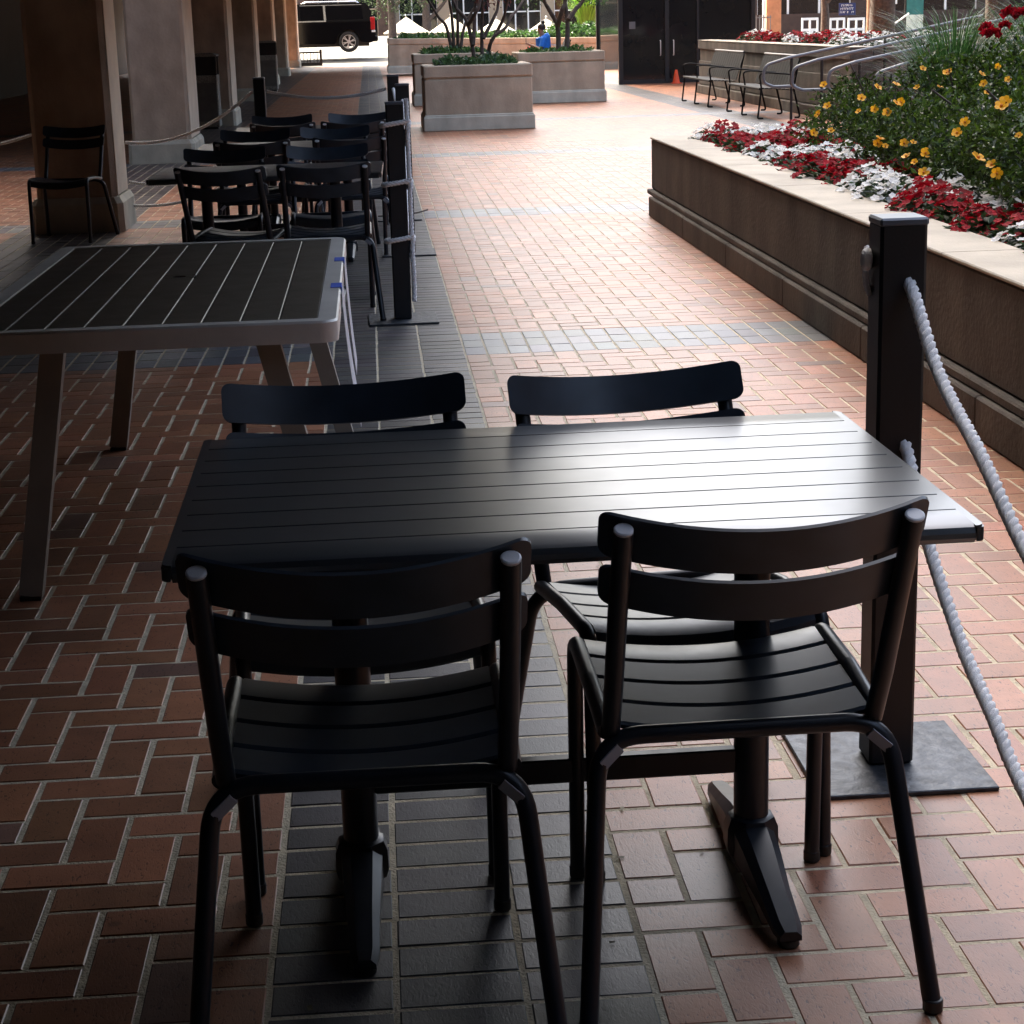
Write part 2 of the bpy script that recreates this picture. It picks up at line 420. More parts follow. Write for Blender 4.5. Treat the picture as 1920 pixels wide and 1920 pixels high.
STREETM = mat('pale concrete street', (.085, .08, .07), .85, var=.12, scale=.7, bump=.2, bscale=20)
g = MB(); S_ = 1500
g.add([(-S_, -S_, -1.2), (S_, -S_, -1.2), (S_, S_, -1.2), (-S_, S_, -1.2)], [(0, 1, 2, 3)]); tag(g.obj('ground', GRNDM), kind='structure')
# podium edge carrying the plaza, and the street that climbs past its far end
g = MB().box(-30, 40, -25, 74.4, -1.19, -.02); tag(g.obj('plaza_podium', GRNDM), kind='structure')
g = MB(); g.add([(-40, 72.5, -.016), (1.9, 72.5, -.016), (1.9, 95, .92), (-40, 95, .92), (-40, 72.5, -1.18), (1.9, 72.5, -1.18), (1.9, 95, -1.18), (-40, 95, -1.18)],
     [(0, 1, 2, 3), (4, 5, 1, 0), (5, 6, 2, 1), (6, 7, 3, 2), (7, 4, 0, 3)])
tag(g.obj('street', STREETM), kind='structure')

# ------------------------------------------------------------------ bistro chair
def make_chair():
    t = thing('bistro_chair', (0, 0, 0), 'x', 'chair', 'charcoal metal bistro chairs')
    r = .0145
    rear = fillet([(-.265, -.15, .012), (-.225, -.012, .425), (.225, -.012, .425), (.265, -.15, .012)], .075, 9)
    fr_ = MB().tube(rear, r, 14).obj('rear_leg_frame', POWDER, t)
    for sx in (-1, 1): MB().lathe([(.0125, 0), (.0155, .003), (.0158, .02), (.0145, .022)], (sx*.2655, -.1515, 0), 14).obj('rubber_foot', BLACKM, fr_)
    lean = .175; H0, H1 = .43, .795
    def back(u, side=0., out=0.):       # u along the lean from H0 to H1
        return Vector((side, -.005-lean*u-out*.9, H0+(H1-H0)*u-out*.42))
    for sx in (-1, 1):
        side = fillet([(sx*.212, -.008, .432), (sx*.214, .17, .452), (sx*.213, .372, .458), (sx*.213, .392, .012)], .05, 8)
        fs_ = MB().tube(side, r*.95, 14).obj('side_leg_frame', POWDER, t)
        MB().lathe([(.0125, 0), (.0150, .003), (.0152, .02), (.0140, .022)], (sx*.213, .392, 0), 14).obj('rubber_foot', BLACKM, fs_)
        up = MB().tube([back(0, sx*.205), back(.25, sx*.206, .004), back(.6, sx*.207), back(1, sx*.207)], r*1.02, 14).obj('upright', POWDER, t)
        d = (back(1)-back(.6)).normalized(); p = back(1, sx*.207)
        MB().tube([p-d*.002, p+d*.0035, p+d*.005], r, 16, taper=[r*.98, r*.98, r*.8]).obj('end_cap', SILVERCAP, up)
        b0 = Vector((sx*.19, -.013, .4245)); b1 = Vector((sx*.238, -.03, .395))
        # stacking pad on the bend
        q = [rear[k] for k in range(len(rear)) if (rear[k].x*sx) > 0]
        q = sorted(q, key=lambda v: abs(v.z-.405))[:4]; q = sorted(q, key=lambda v: v.z)
        pd = MB()
        a = q[0]; b = q[-1]; nn = (b-a).normalized(); ctr = (a+b)/2+Vector((0, -.011, -.006))
        pd.obox(ctr, nn, Vector((0, 1, .3)).cross(nn), Vector((0, 1, .3)), .019, .0085, .0055)
        pd.obj('stacking_pad', PADM, t)
    # back slats, bowed backwards, in the leaning plane
    upv = (back(1)-back(0)).normalized(); nb = Vector((0, -upv.z, upv.y))   # points back and down
    def slat(s0, s1, half, bow):
        mb = MB(); n = 22; th = .0034; vs = []; fs = []
        rc = .018
        xs = [-half+rc*(1-math.cos(PI/2*q/6)) for q in range(6)]; xs = xs+[-(half-rc)+2*(half-rc)*q/18 for q in range(19)]+[-x for x in xs[::-1]]; n = len(xs)-1
        for i in range(n+1):
            x = xs[i]
            e = max(0, abs(x)-(half-rc)); ins = rc-math.sqrt(max(0, rc*rc-e*e))
            bb = bow*(1-(x/.207)**2)
            for (s, k) in ((s0+ins, 1), (s1-ins, 1), (s1-ins, -1), (s0+ins, -1)):
                p = back(0)+upv*s+nb*(bb-.019+th*k); vs.append((x, p.y, p.z))
        for i in range(n):
            for k in range(4): fs.append((i*4+k, i*4+(k+1) % 4, i*4+4+(k+1) % 4, i*4+4+k))
        fs.append((0, 1, 2, 3)); fs.append((n*4+3, n*4+2, n*4+1, n*4))
        return mb.add(vs, fs)
    Lb = (back(1)-back(0)).length
    slat(Lb-.066, Lb+.012, .237, .046).obj('back_slat', SLATM, t)
    slat(Lb-.066-.019-.072, Lb-.066-.019, .233, .046).obj('back_slat', SLATM, t)
    # seat slats, dished across the width
    def seat_slat(y0, y1, lip=False):
        mb = MB(); n = 16; half = .2; vs = []; fs = []
        prof = [(y0, 0), (y0+.006, .004), (y1-.006, .004), (y1, 0)]
        if lip: prof = [(y0, 0), (y0+.006, .004), (y1-.03, .004), (y1-.01, -.003), (y1, -.016), (y1+.002, -.045)]
        m = len(prof)
        for i in range(n+1):
            x = -half+2*half*i/n; dish = -.022*(1-(x/half)**2)
            for (y, z) in prof: vs.append((x, y, .440+.055*y+dish+z))
            for (y, z) in prof: vs.append((x, y-(.004 if lip and z < -.01 else 0), .440+.055*y+dish+z-.006))
        w = 2*m
        for i in range(n):
            for k in range(m-1):
                fs.append((i*w+k, i*w+k+1, (i+1)*w+k+1, (i+1)*w+k)); fs.append((i*w+m+k+1, i*w+m+k, (i+1)*w+m+k, (i+1)*w+m+k+1))
            fs.append((i*w, (i+1)*w, (i+1)*w+m, i*w+m)); fs.append((i*w+m-1, i*w+2*m-1, (i+1)*w+2*m-1, (i+1)*w+m-1))
        for i in (0, n):
            for k in range(m-1): fs.append((i*w+k, i*w+k+1, i*w+m+k+1, i*w+m+k))
        return mb.add(vs, fs)
    ys = [.0, .09, .18, .27]
    for k, y in enumerate(ys): seat_slat(y+.002, y+.088 if k < 3 else .372, k == 3).obj('seat_slat', SLATM, t)
    return t
CH0 = make_chair(); GC = 'charcoal metal bistro chairs'
chairs = [
 ((-.049, 2.56, 0), R(0), 'dark metal bistro chair at near left of slatted table, seen from behind'),
 ((.527, 2.676, 0), R(1), 'dark metal bistro chair in front of rope post, seen from behind at near table'),
 ((-.07, 3.47, 0), R(183), 'dark bistro chair across near table, beside the white framed table'),
 ((.495, 3.455, 0), R(188), 'slightly turned bistro chair across near table, bright shiny seat by the post'),
 ((-.74, 9.74, 0), R(-12), 'dark bistro chair seen from behind just past the silver table, nearest pillar side'),
 ((-.25, 9.76, 0), R(0), 'dark bistro chair seen from behind beside the rope wrapped post, nearest row'),
 ((-.86, 11.02, 0), R(180), 'bistro chair facing camera across second table on pillar side'),
 ((-.26, 11.0, 0), R(182), 'bistro chair facing camera across second table on post side'),
 ((-.74, 11.95, 0), R(0), 'bistro chair seen from behind in middle of row, pillar side of third table'),
 ((-.14, 12.05, 0), R(2), 'bistro chair seen from behind in middle of row, post side of third table'),
 ((-.80, 12.98, 0), R(178), 'bistro chair facing camera across third table on pillar side'),
 ((-.25, 13.02, 0), R(181), 'bistro chair facing camera across third table on post side'),
 ((-.64, 14.03, 0), R(0), 'bistro chair seen from behind at the last table, pillar side'),
 ((-.13, 14.05, 0), R(0), 'bistro chair seen from behind at the last table, post side'),
 ((-.70, 14.99, 0), R(180), 'farthest bistro chair facing camera beside the far left rope post'),
 ((-.10, 15.0, 0), R(180), 'farthest bistro chair facing camera on the walkway side'),
 ((-2.24, 14.34, 0), R(172), 'lone bistro chair standing against the dark face of the nearest pillar'),
]
for k, (l, a, lb) in enumerate(chairs): place(CH0, k > 0, l, a, lb, GC)

# ------------------------------------------------------------------ slatted pedestal table (1.22 x .86)
def make_table():
    t = thing('dining_table', (0, 0, 0), 'x', 'table', 'charcoal pedestal dining tables')
    w, d, h, th = 1.22, .86, .74, .028
    n = 9; bw = (d-.0)/n; g = .0024
    for k in range(n):
        y0 = -d/2+k*bw; y1 = y0+bw; mb = MB()
        if k == 0:
            pr = [(y1-g, h), (y0+.014, h), (y0+.005, h-.004), (y0, h-.012), (y0, h-.02), (y0+.006, h-th), (y1-g, h-th)]
        elif k == n-1:
            pr = [(y1-.014, h), (y1-.005, h-.004), (y1, h-.012), (y1, h-.02), (y1-.006, h-th), (y0+g, h-th), (y0+g, h)]
        else:
            pr = [(y0+g, h-.0006), (y0+g+.0006, h), (y1-g-.0006, h), (y1-g, h-.0006), (y1-g, h-th), (y0+g, h-th)]
        mb.prism(pr, 0, -w/2+.016, w/2-.016); mb.obj('table_slat', TOPM, t, smooth=25)
    for sx in (-1, 1):
        a, b = sx*(w/2-.0145), sx*w/2
        o_ = []
        for (yy, a0) in ((d/2, 0), (-d/2, -PI/2)):
            for q in range(7): an = a0+PI/2*q/6; o_.append((sx*(w/2-.0141+.0141*max(0, math.cos(an))), (d/2-.0141 if yy > 0 else -d/2+.0141)+.0141*math.sin(an)))
        if sx > 0: o_ = o_[7:]+o_[:7]
        mb = MB()
        if sx < 0: o_ = o_[7:]+o_[:7]
        for z0_, z1_, in_ in ((h-th+.003, h-.004, 0), (h-.0039, h-.0006, .002)):
            mb.prism([(x-sx*in_, y*(1-in_/(d/2))) for x, y in o_], 2, z0_, z1_)
        mb.obj('end_rail', TOPM, t, smooth=40)
    MB().box(-w/2+.1, w/2-.1, -.03, .03, h-th-.03, h-th-.001, .004).obj('top_rail', POWDER, t)
    for sx in (-1, 1):
        x = sx*.3475
        p = thing('pedestal', (x, 0, 0), None, None); p.parent = t
        mb = MB().lathe([(.031, .08), (.031, .705)], n=24); mb.box(-.045, .045, -.2, .2, .698, .7115, .003)
        mb.obj('column', POWDER, p)
        # cast foot: collar and two sloping arms along y
        mb = MB().lathe([(.045, .034), (.050, .05), (.049, .085), (.042, .102), (.034, .106)], n=8, rot=R(22.5))
        for sy in (-1, 1):
            secs = [(0.02, .036, .028, .098), (.09, .033, .028, .088), (.19, .027, .024, .062), (.29, .024, .019, .041), (.318, .018, .018, .034)]
            vs = []; fs = []
            for (yy, hw, zb, zt) in secs:
                y = sy*yy; c = hw*.45
                vs += [(-hw, y, zb), (-hw, y, zt-c), (-hw+c, y, zt), (hw-c, y, zt), (hw, y, zt-c), (hw, y, zb)]
            for i in range(len(secs)-1):
                for k in range(6): fs.append((i*6+k, i*6+(k+1) % 6, i*6+6+(k+1) % 6, i*6+6+k))
            fs.append(tuple(range(6))); fs.append(tuple(len(vs)-6+k for k in range(6)))
            mb.add(vs, fs)
        mb.obj('cast_foot', POWDER, p, smooth=40)
        for sy in (-1, 1): MB().lathe([(.016, .0), (.019, .004), (.019, .014), (.012, .021)], (0, sy*.297, 0), 14).obj('glide', BLACKM, p)
    MB().box(-.319, .319, -.0125, .0125, .188, .233, .003).obj('stretcher', POWDER, t)
    return t
TB0 = make_table(); GT = 'charcoal pedestal dining tables'
for k, (l, a, lb) in enumerate([
 ((.272, 3.057, 0), R(.6), 'large charcoal slatted dining table in the foreground with bright sky reflection'),
 ((-.56, 10.33, 0), R(-1), 'charcoal table behind the first pair of chairs past the silver table'),
 ((-.52, 12.5, 0), R(0), 'charcoal table hidden among chairs, middle of the far row'),
 ((-.42, 14.53, 0), R(1), 'charcoal table at the far end of the chair row')]):
    place(TB0, k > 0, l, a, lb, GT)

# ------------------------------------------------------------------ silver framed patio table
def patio_table():
    x0, x1, y0, y1, h = -1.135, -.112, 4.885, 6.89, .74
    cx, cy = (x0+x1)/2, (y0+y1)/2
    LEGM = mat('taupe painted leg', (.26, .22, .175), .5, var=.1)
    t = thing('patio_table', (cx, cy, 0), 'silver framed patio table with dark slats and an umbrella hole', 'table')
    hw, hd = (x1-x0)/2, (y1-y0)/2
    # frame: rounded rectangle ring
    def rr(w, d, r, n=6):
        o = []
        for (sx, sy, a0) in ((1, 1, 0), (-1, 1, PI/2), (-1, -1, PI), (1, -1, 1.5*PI)):
            for k in range(n+1):
                a = a0+PI/2*k/n; o.append((sx*(w-r)+r*math.cos(a), sy*(d-r)+r*math.sin(a)))
        return o
    A = rr(hw, hd, .05); Ac = rr(hw-.005, hd-.005, .046); B = rr(hw-.052, hd-.052, .012); n = len(A); vs = []; fs = []
    for ring, z in ((A, h-.058), (A, h-.006), (Ac, h), (B, h), (B, h-.058)): vs += [(x, y, z) for x, y in ring]
    for i in range(4):
        for k in range(n): fs.append((i*n+k, i*n+(k+1) % n, (i+1)*n+(k+1) % n, (i+1)*n+k))
    for k in range(n): fs.append((4*n+k, 4*n+(k+1) % n, (k+1) % n, k))
    MB().add(vs, fs).obj('frame', ALU, t)
    W = 2*(hw-.0525); m = 9; sw = W/m
    for k in range(m):
        a = -W/2+k*sw+.0018; b = a+sw-.0036; mb = MB()
        if k == 4:
            # slat with the umbrella hole
            hy = .05; c = (a+b)/2; mb.box(a, b, -(hd-.054), hy-.035, h-.018, h-.003, .002); mb.box(a, b, hy+.035, hd-.054, h-.018, h-.003, .002)
            N_ = 24; ring = []; 
            vs = []; fs = []
            for q in range(N_):
                an = 2*PI*q/N_; vs.append((c+.022*math.cos(an), hy+.022*math.sin(an), h-.003))
            for q in range(N_):
                an = 2*PI*q/N_; ca, sa = math.cos(an), math.sin(an); s = 1/max(abs(ca)/((b-a)/2), abs(sa)/.035)
                vs.append((c+ca*s, hy+sa*s, h-.003))
            for q in range(N_): fs.append((q, (q+1) % N_, N_+(q+1) % N_, N_+q))
            o = len(vs); vs += [(x, y, h-.018) for x, y, z in vs[:N_]]
            for q in range(N_): fs.append((q, (q+1) % N_, o+(q+1) % N_, o+q))
            mb.add(vs, fs)
        else: mb.box(a, b, -(hd-.054), hd-.054, h-.018, h-.003, .002)
        mb.obj('slat', WOODG, t, smooth=25)
    for y in (-.6, 0.35, .7): MB().box(-W/2, W/2, y-.02, y+.02, h-.045, h-.019).obj('cross_rail', ALU, t)
    for sx in (-1, 1):
        for sy in (-1, 1):
            a = Vector((sx*(hw-(.27 if sx < 0 else .19)), sy*(hd-.09), h-.058)); b = Vector((sx*(hw-(.155 if sx < 0 else .035)), sy*(hd-.075), .012))
            lg = MB().bar(a, b, .05, .062, up=(1, 0, 0)).obj('leg', LEGM, t)
            MB().box(b.x-.028, b.x+.028, b.y-.026, b.y+.026, 0, .012).obj('foot_cap', BLACKM, lg)
    tape = mat('blue masking tape', (.02, .09, .55), .6); paper = mat('white sign paper', (.66, .66, .70), .7, var=.04)
    for yy, L0, out in ((.32, .36, -.05), (-.32, .40, -.035)):
        # laminated sheets taped to the right edge and curling away from it
        v = []; f = []; n = 10
        for i in range(n+1):
            s = i/n; z = h-.006-L0*s; x = hw+.003+.012*s+(out+.06)*s*s
            v += [(x, yy-.14+.02*s, z), (x, yy+.14+.02*s, z), (x+.0015, yy+.14+.02*s, z), (x+.0015, yy-.14+.02*s, z)]
        for i in range(n):
            for k in range(4): f.append((i*4+k, i*4+(k+1) % 4, i*4+4+(k+1) % 4, i*4+4+k))
        f += [(0, 1, 2, 3), (n*4, n*4+1, n*4+2, n*4+3)]
        s = MB().add(v, f).obj('paper_sign', paper); s.location = (cx, cy, 0)
        tag(s, 'paper sheet taped to silver table edge, '+('farther from camera' if yy > 0 else 'nearer to camera and longer'), 'paper sign', 'paper sheets taped to the silver table')
        MB().box(hw-.03, hw+.0025, yy-.05, yy+.05, h+.0005, h+.0015).box(hw+.001, hw+.0025, yy-.05, yy+.05, h-.03, h+.0005).obj('tape', tape, s)
patio_table()

# ------------------------------------------------------------------ rope posts and ropes
def make_post():
    t = thing('rope_post', (0, 0, 0), 'x', 'post', 'black rope barrier posts')
    mb = MB().box(-.045, .045, -.045, .045, .010, 1.098, .006); mb.obj('shaft', POSTM, t)
    MB().box(-.0465, .0465, -.0465, .0465, 1.092, 1.108, .004).obj('post_cap', mat('blue grey cap', (.12, .14, .17), .3, .2), t)
    MB().box(-.178, .178, -.182, .182, 0, .010, .002).obj('base_plate', PLATEM, t)
    mb = MB()
    for z in (.997, .69, .40): mb.lathe([(.017, 0), (.017, .0)], (0, 0, 0), 4) if False else None
    return t
PO0 = make_post(); GP = 'black rope barrier posts'
posts = [((.988, 3.51, 0), R(0), 'large black rope post beside the foreground table'),
 ((.118, 9.66, 0), R(1), 'black post wrapped with white rope at corner of chair row'),
 ((.21, 12.55, 0), R(0), 'black rope post just behind the rope wrapped post'),
 ((.18, 14.85, 0), R(0), 'farthest black rope post on the walkway side'),
 ((-.87, 15.25, 0), R(0), 'black rope post standing alone beyond the chairs on pillar side'),
 ((1.04, .75, 0), R(0), 'black rope post nearest the camera')]
for k, (l, a, lb) in enumerate(posts): place(PO0, k > 0, l, a, lb, GP)
def rope(path, label, r=.0125, wraps=None):
    mb = MB(); rope_mesh(mb, path, r)
    return tag(mb.obj('rope', ROPEM, smooth=60), label, 'rope', 'white ropes of the barrier')
# foreground ropes
rope(spline([(.955, 3.62, 1.03), (.985, 3.58, 1.01), (1.0, 3.468, .985), (1.0, 3.266, .849), (1.002, 3.012, .749), (1.005, 2.784, .645), (1.012, 2.4, .53), (1.02, 1.9, .52), (1.03, 1.3, .70), (1.04, .80, .99)], 10), 'upper white rope hanging from the large foreground post')
rope(spline([(.985, 3.58, .70), (1.0, 3.47, .672), (1.0, 3.319, .535), (1.0, 3.092, .40), (1.0, 2.907, .329), (1.0, 2.738, .262), (1.01, 2.4, .18), (1.02, 1.9, .16), (1.03, 1.3, .34), (1.04, .80, .66)], 10), 'lower white rope hanging from the large foreground post')
kn = MB(); cc = Vector((.93, 3.53, 1.025))
for q in range(3): kn.tube([cc+Vector((.004*q, math.cos(a)*.010+.010*(q-1), math.sin(a)*.013)) for a in [2*PI*k/14 for k in range(15)]], .009, 8)
kn.tube(spline([cc+Vector((0, 0, -.01)), cc+Vector((.005, .005, -.05)), cc+Vector((.012, 0, -.07))], 5), .006, 6)
tag(kn.obj('rope_knot', ROPEM), 'white rope knot on the left side of the large foreground post', 'rope knot')
# rope wound round the corner post
def wrap(cx, cy, zs, top, bot, side, label):
    path = [Vector((cx+.06, cy-.04, top))]
    z0 = top
    for z in zs:
        path += [Vector((cx+.061, cy-.042, z+.10)), Vector((cx+.061, cy-.05, z+.03))]
        h = .0575
        for (dx, dy, dz) in ((h, -h, .012), (-h, -h, -.006), (-h, h, -.012), (h, h, -.004), (h+.012, -.03, .004)):
            path.append(Vector((cx+dx, cy+dy, z+dz)))
        path += [Vector((cx+.062, cy-.04, z-.05))]
    path += [Vector((cx+.064, cy-.04, bot+.1)), Vector((cx+.06, cy-.04, bot))]
    rope(spline(path, 5), label)
wrap(.118, 9.66, (1.0, .705, .42), 1.12, .10, 1, 'white rope looped three times round the corner post')
# ropes of the far bay
def sag(a, b, s, n=14):
    a = Vector(a); b = Vector(b)
    return [a.lerp(b, i/n)-Vector((0, 0, 4*s*(i/n)*(1-i/n))) for i in range(n+1)]
rope(sag((-.81, 15.22, 1.0), (.125, 14.86, 1.0), .06), 'white rope strung level between the two farthest posts')
rope(sag((-.925, 15.24, 1.0), (-1.94, 15.2, .64), .125), 'top rope sagging from far left post to nearest pillar')
rope(sag((-.925, 15.27, .68), (-1.94, 15.25, .33), .16), 'middle rope sagging from far left post to nearest pillar')
rope(sag((-.925, 15.3, .42), (-1.94, 15.28, .14), .10), 'lowest rope sagging from far left post to nearest pillar')
rope(sag((-2.58, 15.2, .75), (-3.9, 15.2, .75), .12), 'rope running from nearest pillar into the dark arcade')
for (za, zb) in ((1.0, 1.0), (.7, .7), (.42, .42)):
    rope(sag((.15, 9.72, za), (.21, 12.48, zb), .09), {1.0: 'top', .7: 'middle', .42: 'lowest'}[za]+' rope between the wrapped post and the post behind it')
    rope(sag((.21, 12.61, za), (.18, 14.79, zb), .08), {1.0: 'top', .7: 'middle', .42: 'lowest'}[za]+' rope between the second and the farthest walkway posts')

# ------------------------------------------------------------------ arcade: pillars, ceiling, building
def pillar(x1, w, y, d, label, h=2.62):
    t = thing('stucco_pillar', (x1-w/2, y+d/2, 0), label, 'pillar', 'stucco pillars of the arcade')
    mb = MB(); c = .035; a, b = w/2, d/2; vs = []; fs = []
    out = [(-a+c, -b), (a-c, -b), (a, -b+c), (a, b-c), (a-c, b), (-a+c, b), (-a, b-c), (-a, -b+c)]
    zs = [.26, .9, 1.6, 2.1, h]
    for z in zs: vs += [(x+random.uniform(-.003, .003), yy+random.uniform(-.003, .003), z) for x, yy in out]
    for i in range(len(zs)-1):
        for k in range(8): fs.append((i*8+k, i*8+(k+1) % 8, i*8+8+(k+1) % 8, i*8+8+k))
    mb.add(vs, fs); mb.obj('shaft', STUCCO, t, smooth=20)
    MB().box(a+.0005, a+.012, -b+.04, b-.04, .27, h-.01, .004).obj('lit_side_panel', LITSIDE, t)  # added panel whose pale colour stands for light on the right face
    mb = MB(); vs = []; fs = []
    for o, z in ((.055, 0), (.05, .215), (.022, .262), (-.01, .264)):
        vs += [(x*(a+o)/a, yy*(b+o)/b, z) for x, yy in out]
    for i in range(3):
        for k in range(8): fs.append((i*8+k, i*8+(k+1) % 8, i*8+8+(k+1) % 8, i*8+8+k))
    mb.add(vs, fs); mb.obj('plinth', BASEP, t, smooth=20)
    return t
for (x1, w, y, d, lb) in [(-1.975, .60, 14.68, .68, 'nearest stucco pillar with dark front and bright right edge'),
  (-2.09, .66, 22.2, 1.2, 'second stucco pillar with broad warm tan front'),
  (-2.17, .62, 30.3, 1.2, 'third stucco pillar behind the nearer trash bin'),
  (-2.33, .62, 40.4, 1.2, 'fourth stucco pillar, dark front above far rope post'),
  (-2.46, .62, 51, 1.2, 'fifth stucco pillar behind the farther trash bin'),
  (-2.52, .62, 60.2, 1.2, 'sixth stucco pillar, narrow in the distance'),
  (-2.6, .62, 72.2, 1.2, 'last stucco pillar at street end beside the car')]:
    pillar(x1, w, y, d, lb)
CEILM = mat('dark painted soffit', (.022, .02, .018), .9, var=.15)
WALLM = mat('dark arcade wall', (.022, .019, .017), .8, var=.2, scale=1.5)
bl = thing('arcade_building', (-9, 30, 0), 'long dark arcade building with soffit over the walkway, above the pillars', 'building')
mb = MB(); XE = .70
mb.box(-2.6+9, XE+9, -46, -21, 2.65, 4.3); mb.box(-2.6+9, XE+9, -20.999, -14.0, 2.6, 4.3); mb.box(-2.6+9, XE+9, -8.3, 43, 2.6, 4.3); mb.box(-.75+9, XE+9, -13.999, -8.301, 2.6, 4.3)
mb.box(.2, -2.6+9, -46, -14.0, 2.6, 4.3); mb.box(.2, -2.6+9, -8.3, 43, 2.6, 4.3)
mb.box(XE+9.121, 10.3, -46, -26.6, 2.65, 4.3); mb.box(10.301, 11.2, -46, -28.6, 2.65, 4.3); mb.box(11.201, 16, -46, -32, 2.65, 4.3)  # unseen canopy slabs added to darken the near floor and chairs
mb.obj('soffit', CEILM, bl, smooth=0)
MB().box(XE+9, XE+9.12, -46, -14, 2.15, 4.9).box(XE+9, XE+9.12, -13.999, 43, 2.45, 4.9).obj('fascia', STUCCO_P, bl)  # near stretch hung lower to keep sky light off the left floor
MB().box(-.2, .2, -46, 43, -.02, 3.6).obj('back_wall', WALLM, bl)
MB().box(-.2, 12, -40.3, -40, -.02, 3.6).obj('rear_wall', WALLM, bl)
tw = MB().box(-14, -.2, -46, 34, 3.6, 75); tw.obj('tower', STUCCO, bl, smooth=0)
for i in range(12):
    wv = MB()
    y = -43+i*6
    for z in range(6, 33, 4): wv.box(-.22, -.15, y, y+3.6, z, z+2.2)
    if y < 18: wv.obj('window', GLASSD, bl, smooth=0)

# trash bins
def bin_(x0, x1, y0, y1, h, label):
    t = thing('trash_bin', ((x0+x1)/2, (y0+y1)/2, 0), label, 'trash bin', 'pebbled trash bins by the pillars')
    a, b = (x1-x0)/2, (y1-y0)/2
    PEB = mat('exposed aggregate', (.22, .21, .18), .85, var=.5, scale=60, bump=.7, bscale=90)
    MB().box(-a, a, -b, b, .03, h*.72, .012).obj('body', PEB, t)
    MB().box(-a+.02, a-.02, -b-.006, -b+.0, .12, h*.62, .002).obj('door', mat('bin door', (.12, .115, .1), .7), t)
    mb = MB()
    for sx in (-1, 1):
        for sy in (-1, 1): mb.box(sx*a, sx*(a-.035), sy*b, sy*(b-.035), h*.72, h*.97)
    mb.box(-a+.036, a-.036, -b+.05, b-.05, h*.72, h*.965)
    hd = mb.obj('hood_opening', BLACKM, t)
    mb = MB(); pr = [(-a-.01, h*.965), (a+.01, h*.965), (a+.01, h*.985), (a*.6, h*1.01), (-a*.6, h*1.01), (-a-.01, h*.985)]
    mb.prism(pr, 1, -b-.01, b+.01); mb.obj('lid', PEB, t)
    MB().box(-a+.03, a-.03, -b+.03, b-.03, 0, .03).obj('base', BLACKM, t)
bin_(-2.73, -2.31, 29.5, 29.95, 1.12, 'pebbled trash bin in front of the third pillar')
bin_(-2.72, -2.2, 46.4, 46.95, 1.17, 'pebbled trash bin farther down, before the fifth pillar')

# ------------------------------------------------------------------ planters
IVY = leaf_mat('ivy leaf', (.05, .10, .035), .55, .4)
HEDGE = leaf_mat('hedge leaf', (.045, .10, .025), .6, .45)
REDL = leaf_mat('maroon leaf', (.09, .02, .018), .5, .5)
def planter(x0, x1, y0, y1, h, label, rim=.17, mat_=STUCCO_P, tilt=0, rz=0):
    t = thing('concrete_planter', ((x0+x1)/2, (y0+y1)/2, 0), label, 'planter', None, rz)
    a, b = (x1-x0)/2, (y1-y0)/2
    def ring(mb, ax, ay, bx, by, z0, z1, c=.012):
        mb.box(-ax, ax, -ay, -by, z0, z1, c); mb.box(-ax, ax, by, ay, z0, z1, c)
        mb.box(-ax, -bx, -by, by, z0, z1, c); mb.box(bx, ax, -by, by, z0, z1, c)
    mb = MB(); ring(mb, a-.03, b-.03, a-.2, b-.2, .2, h-rim-.02); mb.obj('body', mat_, t)
    mb = MB(); ring(mb, a-.05, b-.05, a-.2, b-.2, h-rim-.019, h-rim-.001, 0); mb.obj('groove', BLACKM if False else mat_, t)
    mb = MB(); ring(mb, a-.022, b-.022, a-.2, b-.2, h-rim, h, .014); mb.obj('rim', mat_, t)
    mb = MB(); ring(mb, a, b, a-.2, b-.2, 0, .199, .012); mb.box(-a+.015, a-.015, -b+.015, b-.015, .02, .225, .012); mb.obj('plinth', BASEP, t)
    MB().box(-a+.2, a-.2, -b+.2, b-.2, .3, h-.05).obj('soil', SOIL, t)
    if tilt: t.rotation_euler[1] = tilt
    return t
planter(.735, 2.31, 26.85, 28.35, .90, 'square tan planter standing nearest in the walkway, holding a bare stemmed tree')
planter(.80, 2.35, 35.3, 37.0, .93, 'tan planter half hidden behind the nearest one')
planter(2.68, 4.32, 34.85, 36.4, .91, 'tan planter to the right holding a tree, in front of seated person')
planter(.55, 7.2, 56.5, 58.6, 1.0, 'long low tan planter wall with hedge at the end of the plaza', tilt=R(1.2))
def cover(x0, x1, y0, y1, z, hh, n, L, m, name, label, cat):
    v = []; f = []
    for _ in range(n):
        p = Vector((random.uniform(x0, x1), random.uniform(y0, y1), z)); e = min(p.x-x0, x1-p.x, p.y-y0, y1-p.y)
        hz = hh*(.45+.55*math.sin(p.x*3.1+p.y*2)**2)*min(1, .4+e*3); p.z += random.random()*hz
        leaves(v, f, p, (rvec()+Vector((0, 0, .5))), (rvec()*.7+Vector((0, 0, 1))), L*random.uniform(.7, 1.3), L*.75)
    return tag(rawobj(name, v, f, m), label, cat, None, 'stuff')
cover(.95, 2.1, 27.05, 28.15, .86, .16, 1800, .07, IVY, 'ivy', 'glossy ivy spilling over the nearest square planter', 'ivy')
cover(1.0, 2.15, 35.5, 36.8, .89, .12, 900, .09, HEDGE, 'ivy', 'low green cover in the half hidden planter', 'ivy')
cover(2.86, 4.12, 35.05, 36.2, .86, .11, 900, .08, HEDGE, 'ivy', 'sparse green cover in the right hand tree planter', 'ivy')
cover(.8, 7.0, 56.7, 58.4, .93, .22, 6500, .12, HEDGE, 'hedge', 'trimmed green hedge growing along the long planter', 'hedge')
